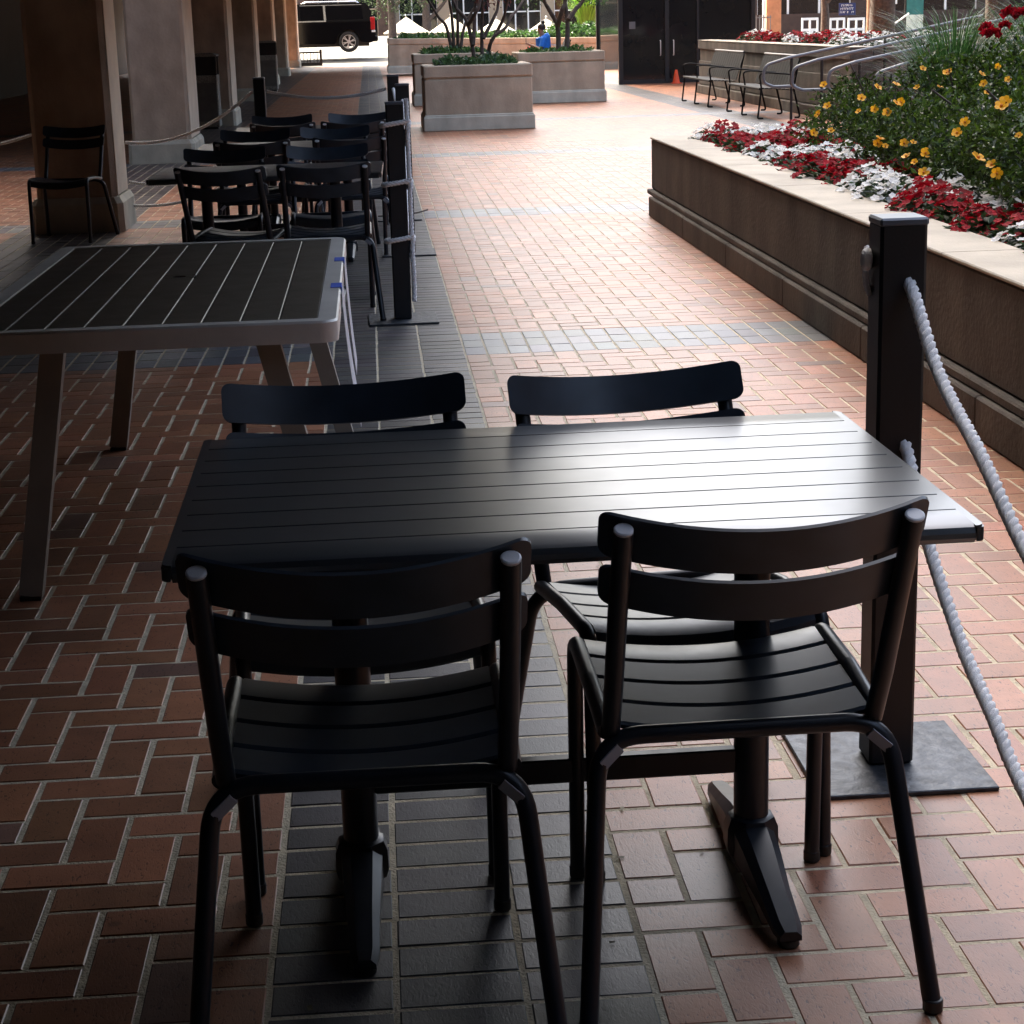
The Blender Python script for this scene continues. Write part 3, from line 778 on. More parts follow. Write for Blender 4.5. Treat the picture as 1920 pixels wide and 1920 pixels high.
cover(5.4, 7.0, 57.1, 58.4, 1.0, .34, 1800, .12, HEDGE, 'hedge', 'taller loose greenery at the right end of the long planter', 'hedge')
def stem_tree(stems, Y, rad, crown, label, leafm, nl=2600, z0=.88):
    base = aty(*stems[0][0], Y); t = thing('small_tree', (base.x, base.y, z0), label, 'tree', 'small multi stemmed trees in planters'); o = Vector(t.location)
    for k, s in enumerate(stems):
        pts = [aty(x, y, Y+.25*math.sin(k*2.1+i*.6)*(i > 0)) for i, (x, y) in enumerate(s)]
        if s[0][1] > 85: pts[0].z = z0-.03
        # grow on past the top of the frame into the crown
        d = (pts[-1]-pts[-2]).normalized()
        for q in (1, 2): pts.append(pts[-1]+(d*.45+Vector((0, 0, .35))*q*.5+Vector((random.uniform(-.1, .1), random.uniform(-.3, .3), 0))))
        pts = spline([p-o for p in pts], 4); n = len(pts)
        MB().tube(pts, rad, 7, taper=[rad*(1-.62*i/n)*(1. if len(s) > 2 else .6) for i in range(n)]).obj('trunk', BARK, t, smooth=60)
    bl_ = []
    for _ in range(16):
        bl_.append(((random.uniform(-1, 1)*crown[0]+crown[2], random.uniform(-1, 1)*crown[0], crown[1]+random.uniform(-.2, 1.5)), (.42, .42, .3), 1))
    v, f = foliage(bl_, nl, .075, .04); rawobj('crown', v, f, leafm, t)
    return t
stem_tree([[(891, 109), (877, 45), (856, 16), (850, 0)], [(904, 109), (903, 55), (905, 0)], [(911, 109), (922, 75), (948, 52), (958, 31), (972, 15)], [(906, 72), (927, 31), (934, 8)], [(922, 76), (934, 55), (944, 34), (950, 8)], [(878, 47), (893, 22), (900, 3)], [(887, 85), (890, 40), (892, 6)]], 28, .03, (.75, 1.2, .05), 'thin dark multi stemmed tree in the nearest square planter', REDL)
stem_tree([[(849, 96), (837, 51), (823, 33), (812, 15)], [(852, 96), (847, 31), (843, 5)], [(858, 96), (858, 31), (856, 8)], [(862, 96), (869, 55), (884, 23), (895, 6)]], 36.2, .035, (.9, 1.35, -.1), 'slender multi stemmed tree rising behind the nearest tree', HEDGE)
stem_tree([[(1062, 94), (1064, 44), (1059, 0)], [(1047, 92), (1045, 50), (1029, 18), (1020, 0)], [(1046, 48), (1054, 18), (1060, 2)], [(1066, 37), (1080, 16), (1093, 0)]], 35.7, .05, (.9, 1.3, 0), 'dark trunked tree in the planter beside the seated person', HEDGE)

# ------------------------------------------------------------------ long flower planter on the right
XW = 2.15; YE = 14.6; ZT = .57
wl = thing('planter_wall', (XW, 8, 0), 'long raised flower planter with dark stucco side and pale coping', 'planter')
def wp(mb, x0, x1, y0, y1, z0, z1, c=.01): mb.box(x0-XW, x1-XW, y0-8, y1-8, z0, z1, c); return mb
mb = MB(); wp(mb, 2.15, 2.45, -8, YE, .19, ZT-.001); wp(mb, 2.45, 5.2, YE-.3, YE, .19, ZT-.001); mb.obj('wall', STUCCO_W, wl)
mb = MB()
ys = [-8+i*1.6 for i in range(15)]
for a, b in zip(ys[:-1], ys[1:]):
    b2 = min(b, YE+.03); 
    if a < b2: wp(mb, 2.095, 2.3, a+.003, b2-.003, 0, .150, .008)
wp(mb, 2.3, 5.2, YE-.2, YE+.055, 0, .15)
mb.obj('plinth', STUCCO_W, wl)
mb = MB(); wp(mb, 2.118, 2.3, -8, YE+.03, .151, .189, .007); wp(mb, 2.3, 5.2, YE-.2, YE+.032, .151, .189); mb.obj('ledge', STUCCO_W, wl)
mb = MB(); cys = [YE+.008-k*1.52 for k in range(16)]
for a, b in zip(cys[1:], cys[:-1]): wp(mb, 2.142, 2.46, a+.002, b-.002, ZT-.0, ZT+.016, .005)
if 1: wp(mb, 2.461, 5.2, YE-.31, YE+.008, ZT, ZT+.016, .007); mb.obj('coping', COPE, wl)
mb = MB(); wp(mb, 2.451, 5.2, -8, YE-.31, .2, .5, 0); mb.obj('soil', SOIL, wl)
# impatiens
IMPL = leaf_mat('impatiens leaf', (.03, .06, .02), .5, .45)
REDF = leaf_mat('red petal', (.30, .002, .010), .4, .85, .3)
WHTF = leaf_mat('white petal', (.80, .79, .76), .05, .7, .3)
def impatiens(pet, seed):
    random.seed(seed)
    t = thing('impatiens_plant', (0, 0, 0), 'x', 'flower', 'x'); v = []; f = []
    for _ in range(110):
        a = random.uniform(0, 2*PI); r_ = .15*math.sqrt(random.random()); z = .13*(1-(r_/.17)**2)*random.uniform(.3, 1)
        leaves(v, f, Vector((r_*math.cos(a), r_*math.sin(a), z)), Vector((math.cos(a), math.sin(a), .3))+rvec()*.5, Vector((0, 0, 1))+rvec()*.4, .055, .028)
    rawobj('foliage', v, f, IMPL, t); v = []; f = []
    for _ in range(54):
        a = random.uniform(0, 2*PI); r_ = .165*math.sqrt(random.random()); z = .145*(1-(r_/.2)**2)+random.uniform(-.01, .022)
        c = Vector((r_*math.cos(a), r_*math.sin(a), z)); n = (Vector((math.cos(a)*r_*4, math.sin(a)*r_*4-.15, 1))+rvec()*.4).normalized()
        s = n.orthogonal().normalized(); b = n.cross(s); q0 = random.random()*6; o = len(v); R0 = random.uniform(.017, .023)
        v.append(tuple(c))
        for k in range(10):
            rr = R0*(1 if k % 2 == 0 else .84); q = q0+k*PI/5; v.append(tuple(c+(s*math.cos(q)+b*math.sin(q))*rr+n*(.006 if k % 2 == 0 else .002)))
        for k in range(10): f.append((o, o+1+k, o+1+(k+1) % 10))
    rawobj('blossoms', v, f, pet, t)
    return t
protoR = [impatiens(REDF, 11), impatiens(REDF, 12)]; protoW = [impatiens(WHTF, 21), impatiens(WHTF, 22)]
random.seed(5); usedp = set()
def put_flower(red, loc, sc, lab, grp):
    pr = (protoR if red else protoW)[random.randint(0, 1)]
    o = pr if pr.name not in usedp else dup(pr); usedp.add(pr.name)
    o.location = loc; o.rotation_euler = (0, 0, random.uniform(0, 6)); o.scale = (sc, sc, sc*random.uniform(.85, 1.15)); o['label'] = lab; o['group'] = grp
y = YE-.42; row = 0
while y > 5.6:
    xs = 2.56 if row % 2 == 0 else 2.62; wdt = .62 if y > 12 else .5
    nx = 4 if y > 13.2 else 3 if y > 12 else 2
    for k in range(nx):
        x = xs+k*.2+random.uniform(-.03, .03); red = math.sin(y*2.4+k*1.3+.9)+.35*math.sin(y*5.1) > -.05
        put_flower(red, (x, y+random.uniform(-.04, .04), .5), random.uniform(.95, 1.25), ('red' if red else 'white')+' impatiens in the strip beside the pale coping', ('red' if red else 'white')+' impatiens beside the coping')
    y -= .23; row += 1
# shrub with yellow blossoms
SHR = leaf_mat('shrub leaf', (.036, .066, .008), .85, .45, .35)
YEL = leaf_mat('yellow petal', (.80, .38, .010), .25, .5, .3); ORA = mat('orange stamen', (.55, .17, .01), .7)
random.seed(31)
sh = thing('flowering_shrub', (3.6, 11, .5), 'wide dark green shrub dotted with yellow orange blossoms', 'shrub'); so = Vector((3.6, 11, .5))
blobs = []
for k in range(60):
    y = random.uniform(7.2, 13.7); q = (y-7.2)/6.5
    xl = 2.80+.20*q+(.3 if y > 12.3 else 0); x = random.uniform(xl+.2, 5.0); zt = .42+.26*min(1, (x-xl)/.8)-.1*(y > 13)
    z = random.uniform(.1, zt-.1)
    blobs.append(((x-3.6, y-11, z), (.30, .34, .20), 1))
for k in range(26):
    y = random.uniform(7.0, 13.6); x = 2.88+.14*(y-7)/6+(.25 if y > 12.3 else 0)+random.uniform(-.03, .12); blobs.append(((x-3.6, y-11, random.uniform(.12, .42)), (.26, .33, .17), .8))
v, f = foliage(blobs, 52000, .045, .02); rawobj('foliage', v, f, SHR, sh); FOL = np.array(v)[::4]+np.array(so)
mb = MB()
for k in range(90):
    b = random.choice(blobs)[0]; p0 = Vector((b[0]*.3, b[1]*.9, .02)); p1 = Vector(b)+rvec()*.3
    mb.tube([p0, (p0+p1)/2+rvec()*.08, p1], .006, 5)
mb.tube([(0, -3.6, .02), (0, 3.0, .02)], .012, 5)
mb.obj('stems', BARK, sh)
def blossom(seed):
    random.seed(seed); v = []; f = []
    for k in range(5):
        q = 2*PI*k/5+random.uniform(-.15, .15); d = Vector((math.cos(q), math.sin(q), .35)); s = Vector((-math.sin(q), math.cos(q), 0)); o = len(v)
        L_, W_ = .040, .034
        for (a, w, z) in ((0, .1, 0), (.4, .8, .12), (.75, 1, .16), (1, .5, .10)):
            v += [tuple(d*L_*a+s*W_*.5*w+Vector((0, 0, z*L_))), tuple(d*L_*a-s*W_*.5*w+Vector((0, 0, z*L_)))]
        for i in range(3): f.append((o+2*i, o+2*i+1, o+2*i+3, o+2*i+2))
    fl = rawobj('blossom', v, f, YEL, sh, 60)
    MB().lathe([(.004, .0), (.009, .010), (.008, .018), (.003, .021)], n=8).obj('stamen', ORA, fl)
    return fl
bproto = [blossom(1), blossom(2)]
random.seed(77)
fpix = [(1525, 250, 12.9), (1545, 160, 13), (1552, 200, 13), (1535, 215, 13), (1558, 246, 12.5), (1610, 210, 12.6), (1640, 205, 12.3), (1663, 212, 12), (1680, 195, 12), (1690, 192, 12.1), (1645, 270, 11.4), (1660, 275, 11.3), (1650, 262, 11.4),
 (1695, 270, 11), (1712, 268, 11), (1735, 288, 10.7), (1700, 295, 10.6), (1715, 305, 10.4), (1732, 325, 10.1), (1832, 298, 9.8), (1860, 310, 9.6), (1870, 326, 9.3), (1795, 250, 10.6), (1910, 255, 10.2), (1878, 200, 11), (1885, 193, 11.1), (1840, 140, 12.1), (1845, 158, 12), (1890, 150, 11.9), (1870, 125, 12.2), (1780, 136, 12.6), (1730, 130, 12.7), (1775, 138, 12.5), (1720, 165, 12.3), (1762, 165, 12.1), (1680, 160, 12.6), (1645, 165, 12.8), (1615, 185, 12.8), (1765, 395, 8.7), (1900, 410, 8.4), (1810, 230, 11), (1850, 175, 11.5)]
def surf(px, py, Y):
    """point on the outer leaves of the shrub along the sight line"""
    d = np.array((aty(px, py, Y)-Vector((0, 0, CH))).normalized()); q = FOL-np.array((0, 0, CH)); t = q@d
    off = np.linalg.norm(q-t[:, None]*d, axis=1); ok = off < .035
    tt = t[ok].min() if ok.any() else (Y/d[1])
    return Vector((0, 0, CH))+Vector(d)*(tt-.015)-so
first = set()
for k, (px, py, Y) in enumerate(fpix):
    pr = bproto[k % 2]; o = pr if pr.name not in first else dup(pr, sh); first.add(pr.name)
    o.location = surf(px, py, Y); fs_ = .68*min(1, (Vector(o.location)+so).y/Y)
    n = Vector((random.uniform(-.6, .4), random.uniform(-1, -.2), random.uniform(.2, 1))).normalized()
    o.rotation_euler = n.to_track_quat('Z', 'Y').to_euler(); s = random.uniform(.75, 1.2) if px not in (1885, 1878, 1832) else 1.5; s *= fs_; o.scale = (s, s, s)
# feathery grass clump and red rose bush behind
GRS = leaf_mat('grass blade', (.05, .12, .03), .5, .4, .35)
def grass(loc, h, n, spread, label, m=GRS, w=.006):
    v = []; f = []
    for _ in range(n):
        a = random.uniform(0, 2*PI); r0 = random.random()*spread*.25; b = Vector((math.cos(a)*r0, math.sin(a)*r0, 0)); L_ = h*random.uniform(.6, 1.1); out = spread*random.uniform(.2, 1.1)
        s = Vector((-math.sin(a), math.cos(a), 0))*w; o = len(v)
        for i in range(6):
            t = i/5; p = b+Vector((math.cos(a), math.sin(a), 0))*out*t*t+Vector((0, 0, L_*(t-.32*t**3))); ww = 1-t*.9
            v += [tuple(p-s*ww), tuple(p+s*ww)]
        for i in range(5): f.append((o+2*i, o+2*i+1, o+2*i+3, o+2*i+2))
    t = tag(rawobj('grass_clump', v, f, m), label, 'grass clump', 'feathery grasses behind the shrub'); t.location = loc; return t
random.seed(9)
grass((4.15, 13.4, .5), 1.35, 900, .75, 'feathery green grass clump left of the red blooms')
grass((4.75, 13.2, .5), 1.45, 900, .75, 'taller feathery green grass clump at photo right edge')
rs = thing('rose_bush', (4.0, 11.6, .5), 'red blooming bush at right edge above the yellow blossoms', 'shrub'); ro = Vector(rs.location)
v, f = foliage([((.3, .3, .55), (.5, .5, .3), 1), ((-.1, 0, .4), (.4, .4, .3), 1)], 3500, .05, .026); rawobj('foliage', v, f, SHR, rs)
for (px, py, Y, sc) in ((1893, 28, 11.4, 1.5), (1850, 55, 11.7, 1.2), (1862, 66, 11.6, 1.3), (1885, 50, 11.5, 1), (1848, 66, 11.6, 1), (1915, 30, 11.3, 1.3)):
    v = []; f = []
    for k in range(22):
        d = rvec(); d.z = abs(d.z); leaves(v, f, d*.012, d, rvec(), .036*sc, .036*sc, .35)
    b = rawobj('bloom', v, f, REDF, rs); b.location = aty(px, py, Y)-ro

# ------------------------------------------------------------------ benches
def bench(y0, y1, x, label):
    t = thing('park_bench', (x, (y0+y1)/2, 0), label, 'bench', 'dark metal benches by the back planter'); hl = (y1-y0)/2-.02
    DB = mat('dark bronze bench', (.004, .004, .004), .6, var=.2, spec=.15)
    mb = MB()
    for k in range(7): mb.box(.02+k*.062, .02+k*.062+.052, -hl, hl, .43-.004*k, .446-.004*k, .004)
    mb.box(-.004, .024, -hl, hl, .412, .446, .008); mb.obj('seat', DB, t)
    mb = MB()
    for k in range(14):
        yy = -hl+.03+(2*hl-.06)*k/13; mb.bar((.44, yy, .44), (.58, yy, .86), .006, .10, up=(0, 1, 0)) if False else mb.obox(((.44+.58)/2, yy, .65), (0, 1, 0), (.14, 0, .42), (.42, 0, -.14), (2*hl/14)*.495, .225, .004)
    mb.obj('backrest', DB, t)
    MB().tube([(.585, -hl, .875), (.585, hl, .875)], .018, 10).obj('top_rail', mat('worn bench rail', (.12, .11, .10), .4, .2), t)
    for yy in (-hl, 0, hl):
        MB().tube(fillet([(.06, yy, .012), (-.02, yy, .012), (.03, yy, .43)], .02, 4), .014, 8).obj('front_leg', DB, t)
        MB().tube(fillet([(.52, yy, .012), (.60, yy, .012), (.50, yy, .43), (.585, yy, .875)], .03, 4), .014, 8).obj('rear_leg', DB, t)
        MB().tube(fillet([(.03, yy, .44), (.0, yy, .64), (.12, yy, .655), (.5, yy, .62)], .05, 5), .013, 8).obj('armrest', DB, t)
bench(31.3, 33.95, 5.58, 'dark metal bench nearest the glass entrance')
bench(27.3, 29.75, 5.6, 'dark metal bench half behind the curved handrails')
# back planter with flowers
bp = thing('planter_wall', (6.5, 31, 0), 'dark raised planter behind the benches topped with red and white flowers', 'planter')
mb = MB().box(0, .3, -5.4, 6.6, .17, .62, .01).box(.3, 9, 6.3, 6.6, .17, .62, .01).box(.3, 9, -5.4, -5.1, .17, .62, .01); mb.obj('wall', STUCCO_W, bp)
mb = MB().box(.02, .3, -5.4, 6.58, .621, .835, 0).box(.3, 9, 6.3, 6.58, .621, .835).box(.3, 9, -5.38, -5.1, .621, .835); mb.box(-.02, .3, -5.42, 6.62, .84, 1.0, .012).box(.3, 9, 6.3, 6.62, .84, 1.0, .012).box(.3, 9, -5.42, -5.1, .84, 1., .012); mb.obj('rim', STUCCO_W, bp)
MB().box(-.06, .3, -5.46, 6.66, 0, .16, .01).box(.3, 9, 6.3, 6.66, 0, .16, .01).obj('plinth', STUCCO_W, bp)
MB().box(-.025, .31, -5.425, 6.625, 1.0005, 1.012, .004).obj('coping', COPE, bp)
MB().box(.3, 9, -5.1, 6.3, .3, .93).obj('soil', SOIL, bp)
random.seed(3)
for k in range(58):
    y = random.uniform(26.0, 37.0); x = 6.95+random.random()**1.6*1.6; red = random.random() < .68
    put_flower(red, (x, y, .93), random.uniform(1.1, 1.5), ('dark red' if red else 'white')+' impatiens in the planter behind the benches', ('red' if red else 'white')+' impatiens in the back planter')
# handrails
for k, (Y, xl, lab) in enumerate(((24.9, 5.17, 'pipe handrail loop farthest back, in front of the bench'), (23.5, 5.24, 'second pipe handrail loop from the back'), (22.0, 5.33, 'third pipe handrail, mostly behind the shrub'), (20.5, 5.48, 'nearest pipe handrail emerging from the shrub'))):
    t = thing('handrail', (xl, Y, 0), lab, 'handrail', 'grey pipe handrails of the ramp')
    top = [(2.9, 0, .865+2.9*.175), (.30, 0, .905), (-.0, 0, .82), (-.02, 0, .60), (.12, 0, .545), (.42, 0, .545)]
    MB().tube(fillet(top, .13, 8), .021, 12).obj('rail', RAILM, t)
    for px in (.36, 1.6, 2.8): MB().tube([(px, 0, 0), (px, 0, .865+px*.175-.02)], .019, 10).obj('rail_post', BLACKM, t)

# ------------------------------------------------------------------ glass entrance
en = thing('glass_entrance', (7.25, 43.5, 0), 'dark glass entrance pavilion with a pair of doors', 'entrance')
FRM = mat('dark bronze frame', (.016, .016, .018), .4, .3, var=.15)
mb = MB()
for x in (-1.52, -.46, 1.52): mb.box(x-.05, x+.05, 0, .12, 0, 3.3, .005)
for x in (.25,): mb.box(x-.03, x+.03, 0.01, .1, 0, 3.3, .005)
mb.box(-1.52, 1.52, .011, .11, 0, .09); mb.box(-1.52, 1.52, .011, .11, 2.3, 2.38); mb.box(-1.6, 1.6, -.1, 4.6, 3.3, 3.7)
for x in (-1.5, 1.5): mb.box(x-.04, x+.04, .121, 4.5, 0, 3.3) if False else mb.box(x-.05, x+.05, 4.4, 4.5, 0, 3.3)
mb.obj('frame', FRM, en)
MB().box(-1.47, 1.47, .05, .06, .09, 3.3).box(-1.5, -1.49, .12, 4.4, 0, 3.3).box(1.49, 1.5, .12, 4.4, 0, 3.3).obj('glass', GLASSD, en)
MB().box(-1.48, 1.48, 4.2, 4.3, 0.01, 3.29).obj('inner_wall', WALLM, en)
for x in (-.62, -.32): MB().tube(fillet([(x, .01, .62), (x, -.06, .62), (x, -.06, .95), (x, .01, .95)], .03, 4), .012, 8).obj('door_handle', ALU, en)
MB().box(-1.32, -1.18, .038, .044, 1.22, 1.38).obj('notice', mat('grey notice', (.12, .12, .12), .6), en)
cn = thing('traffic_cone', (6.92, 43.05, 0), 'small orange traffic cone by the glass doors', 'cone')
ORG = mat('orange plastic', (.75, .08, .02), .5)
MB().lathe([(.085, .02), (.03, .30), (.022, .305)], n=16).obj('cone_body', ORG, cn); MB().box(-.11, .11, -.11, .11, 0, .02, .005).obj('cone_base', ORG, cn)

# ------------------------------------------------------------------ seated person
def person():
    Y = 45.; t = thing('person', (4.12, Y, 0), 'person in blue shirt, dark hair in a bun, seated reading', 'person')
    SK = mat('skin', (.30, .16, .10), .55); BLUE = mat('blue cotton', (.01, .16, .62), .8, bump=.3, bscale=40); HAIR = mat('black hair', (.01, .008, .008), .45, bump=.5, bscale=120)
    me = bpy.data.meshes.new('body'); V = []; E = []; Rr = []
    def ad(p, r, link=None):
        V.append(p); Rr.append(r)
        if link is not None: E.append((link, len(V)-1))
        return len(V)-1
    pel = ad((0, 0, .55), .15); w = ad((-.01, 0, .72), .13, pel); ch = ad((-.02, 0, .93), .145, w); nk0 = ad((-.03, 0, 1.10), .08, ch); nk = ad((-.06, 0, 1.16), .05, nk0); hd = ad((-.085, 0, 1.26), .083, nk); tp = ad((-.075, 0, 1.345), .075, hd)
    for s in (-1, 1):
        sh_ = ad((-.02, s*.17, 1.05), .06, ch); el = ad((-.10, s*.21, .82), .042, sh_); wr = ad((-.30, s*.11, .90), .028, el); pm = ad((-.36, s*.09, .93), .03, wr)
        for q in range(4): f1 = ad((-.41, s*(.06+.02*q), .945+.004*q), .009, pm); ad((-.44, s*(.055+.018*q), .965), .008, f1)
        th_ = ad((-.385, s*.055, .955), .010, pm)
        hp = ad((-.06, s*.10, .53), .095, pel); kn_ = ad((-.46, s*.11, .53), .062, hp); an = ad((-.42, s*.11, .11), .038, kn_); ad((-.56, s*.11, .045), .034, an)
    me.from_pydata(V, E, []); ob = bpy.data.objects.new('body', me); COL.objects.link(ob); ob.parent = t; me.materials.append(SK)
    md = ob.modifiers.new('Skin', 'SKIN'); 
    for i, r in enumerate(Rr): me.skin_vertices[0].data[i].radius = (r, r)
    me.skin_vertices[0].data[pel].use_root = True
    ob.modifiers.new('Sub', 'SUBSURF').levels = 1; ob.modifiers['Sub'].render_levels = 2
    mb = MB()
    mb.tube(spline([(0, 0, .52), (-.01, 0, .72), (-.02, 0, .92), (-.03, 0, 1.08), (-.045, 0, 1.12)], 4), .17, 16, taper=[.175-.0*i+(.0 if i < 12 else -.05*(i-12)/4) for i in range(17)])
    for s in (-1, 1): mb.tube(spline([(-.025, s*.12, 1.06), (-.03, s*.18, 1.03), (-.08, s*.215, .87)], 4), .07, 12, taper=[.075, .078, .077, .075, .072, .068, .066, .064, .062])
    mb.obj('shirt', BLUE, t, smooth=60)
    mb = MB()
    for s in (-1, 1): mb.tube(fillet([(0, s*.10, .54), (-.47, s*.11, .54), (-.43, s*.11, .14)], .08, 6), .085, 12, taper=[.11]+[.09-.003*i for i in range(8)])
    mb.obj('trousers', mat('dark trousers', (.02, .02, .03), .8), t, smooth=60)
    mb = MB().lathe([(.02, -.06), (.075, -.045), (.098, .0), (.092, .05), (.06, .09), (.02, .105)], (-.05, 0, 1.30), 18); mb.lathe([(.01, -.045), (.045, -.02), (.05, .01), (.03, .045), (.005, .052)], (-.02, 0, 1.42), 14); mb.obj('hair', HAIR, t, smooth=60)
    f_ = MB().lathe([(.003, -.02), (.012, -.012), (.01, .012), (.004, .02)], (-.172, 0, 1.262), 8); f_.obj('nose', SK, t, smooth=60)
    ph = tag(MB().box(-.43, -.421, -.05, .05, .93, 1.08, .003).obj('phone', BLACKM), 'dark phone held up by the seated person', 'phone'); ph.location = t.location
    bg = MB().lathe([(.12, 0), (.17, .04), (.165, .18), (.12, .25), (.05, .26)], (-.30, 0, .62), 14, .9, .7); b = tag(bg.obj('bag', mat('red cloth bag', (.6, .05, .06), .8), smooth=60), 'red bag on the lap of the seated person', 'bag'); b.location = t.location
    bk = thing('park_bench', (4.2, Y, 0), 'dark bench with slanting armrest under the seated person', 'bench'); DB = mat('dark bronze bench', (.012, .012, .011), .4)
    MB().box(-.3, .25, -.7, .7, .40, .44, .01).obj('seat', DB, bk); MB().obox((.36, 0, .72), (0, 1, 0), (.22, 0, .56), (.56, 0, -.22), .7, .32, .012).obj('backrest', DB, bk)
    for s in (-1, 1):
        MB().tube([(-.25, s*.66, 0), (-.22, s*.66, .42)], .02, 8).obj('leg', DB, bk); MB().tube([(.3, s*.66, 0), (.22, s*.66, .42)], .02, 8).obj('leg', DB, bk)
        MB().bar((.1, s*.7, .92), (.62, s*.7, .80), .05, .03).obj('armrest', mat('pale armrest', (.5, .5, .5), .5), bk)
person()

# ------------------------------------------------------------------ street end: car, fence, umbrellas, buildings
def suv():
    Y = 76.; zg = .47-.36+.0; cx = aty(655, 97, Y).x-1.75
    zg = aty(655, 98, Y).z
    t = thing('parked_car', (cx, Y+1.0, zg), 'long black sport utility vehicle parked along the street behind the arcade', 'car')
    PAINT = mat('black car paint', (.003, .003, .004), .15, var=.1, spec=.2); CHR = mat('chrome trim', (.8, .8, .82), .15, 1.); TY = mat('tyre rubber', (.015, .015, .015), .8)
    TINT = mat('tinted glass', (.003, .003, .004), .12, var=.1, spec=.06); RIM = mat('alloy rim', (.72, .72, .72), .3, .6)
    # x forward = -x ; outline in x,z, local: rear axle at +1.75, front axle at -1.55
    low = [(2.78, .42), (2.80, .62), (2.78, .98), (2.72, 1.16), (-.9, 1.16), (-1.35, 1.14), (-2.55, 1.04), (-2.72, .92), (-2.76, .45), (-2.6, .32)]
    def arch(c): return [(c+.47*math.cos(a), .40+.47*math.sin(a)) for a in [PI-PI*k/10 for k in range(11)] if .40+.47*math.sin(a) > .31]
    out = low+arch(-1.55)+[(x, z) for x, z in [(1.2, .32)]]+arch(1.75)+[(2.6, .34)]
    mb = MB(); mb.prism(out, 1, -1.0, 1.0); mb.obj('body', PAINT, t, smooth=20)
    MB().box(-2.5, 2.55, -.72, .72, .22, 1.0).obj('underbody', BLACKM, t)
    # cabin: tapered
    prof = [(2.72, 1.16), (2.68, 1.5), (2.55, 1.78), (2.40, 1.87), (0, 1.89), (-.25, 1.84), (-1.05, 1.16)]
    vs = []; n = len(prof)
    for s, side in ((-1, 0), (1, 0)):
        for x, z in prof: vs.append((x, s*(.985-.16*(z-1.16)/.72), z))
    fs = [tuple(range(n)), tuple(range(2*n-1, n-1, -1))]+[(i, i+n, (i+1) % n+n, (i+1) % n) for i in range(n)]
    MB().add(vs, fs).obj('cabin', PAINT, t, smooth=20)
    def pane(pts, name, m, off=.004):
        vs = []; 
        for x, z in pts: vs.append((x, -(.985-.16*(z-1.16)/.72)-off, z))
        for x, z in pts: vs.append((x, -(.985-.16*(z-1.16)/.72)-off+.02, z))
        k = len(pts); fs = [tuple(range(k)), tuple(range(2*k-1, k-1, -1))]+[(i, i+k, (i+1) % k+k, (i+1) % k) for i in range(k)]
        return MB().add(vs, fs).obj(name, m, t, smooth=0)
    pane([(2.35, 1.25), (2.3, 1.72), (.92, 1.76), (.92, 1.25)], 'window', TINT); pane([(.78, 1.25), (.76, 1.76), (-.1, 1.76), (-.1, 1.25)], 'window', TINT); pane([(-.2, 1.25), (-.2, 1.74), (-.3, 1.74), (-.85, 1.25)], 'window', TINT)
    pane([(.9, 1.18), (.9, 1.225), (-.9, 1.225), (-.9, 1.18)], 'chrome_strip', CHR, .012); pane([(.905, 1.2), (.88, 1.80), (.80, 1.80), (.82, 1.2)], 'chrome_strip', CHR, .014); pane([(2.3, 1.79), (2.3, 1.81), (-.1, 1.82), (-.1, 1.80)], 'chrome_strip', CHR, .012)
    MB().box(2.62, 2.80, -1.008, -.8, .82, 1.32, .02).obj('tail_light', mat('red lens', (.30, .010, .012), .2), t)
    MB().box(2.66, 2.81, -1.009, -.8, .74, .815, .01).obj('tail_light', mat('white lens', (.6, .6, .6), .2), t)
    MB().box(2.3, 2.9, -.98, .98, .38, .62, .05).obj('bumper', PAINT, t)
    for s in (-1, 1): MB().tube(fillet([(2.2, s*.72, 1.86), (2.1, s*.72, 1.93), (.1, s*.72, 1.94), (-.05, s*.72, 1.86)], .05, 4), .02, 8).obj('roof_rail', CHR, t)
    for x in (1.75, -1.55):
        for s in (-1, 1):
            w = thing('wheel', (x, s*.86, .40), None, None); w.parent = t
            mb = MB(); m = 28; pr = [(.27, -.13), (.37, -.13), (.40, -.09), (.40, .09), (.37, .13), (.27, .13)]; vs = []; fs = []
            for r_, yy in pr:
                for k in range(m): a = 2*PI*k/m; vs.append((r_*math.cos(a), yy, r_*math.sin(a)))
            for i in range(6):
                for k in range(m): fs.append((i*m+k, i*m+(k+1) % m, ((i+1) % 6)*m+(k+1) % m, ((i+1) % 6)*m+k))
            mb.add(vs, fs); mb.obj('tyre', TY, w)
            mb = MB(); yo = s*.10; pr = [(.25, -.02), (.285, -.02), (.285, .02), (.25, .02)]; vs = []; fs = []
            for r_, yy in pr:
                for k in range(m): a = 2*PI*k/m; vs.append((r_*math.cos(a), yo+yy, r_*math.sin(a)))
            for i in range(4):
                for k in range(m): fs.append((i*m+k, i*m+(k+1) % m, ((i+1) % 4)*m+(k+1) % m, ((i+1) % 4)*m+k))
            mb.add(vs, fs)
            for k in range(6):
                a = 2*PI*k/6+.3
                for da in (-.13, .13): mb.bar((.05*math.cos(a), yo, .05*math.sin(a)), (.265*math.cos(a+da), yo, .265*math.sin(a+da)), .03, .045, up=(0, 1, 0))
            vs = [(.075*math.cos(2*PI*k/14), yo-.03, .075*math.sin(2*PI*k/14)) for k in range(14)]+[(.075*math.cos(2*PI*k/14), yo+.03, .075*math.sin(2*PI*k/14)) for k in range(14)]
            mb.add(vs, [tuple(range(14)), tuple(range(27, 13, -1))]+[(k, (k+1) % 14, 14+(k+1) % 14, 14+k) for k in range(14)])
            mb.obj('rim', RIM, w, smooth=30)
suv()
fe = thing('low_fence', (-2.7, 73.5, 0), 'low black bar fence at the street end of the arcade', 'fence')
mb = MB(); 
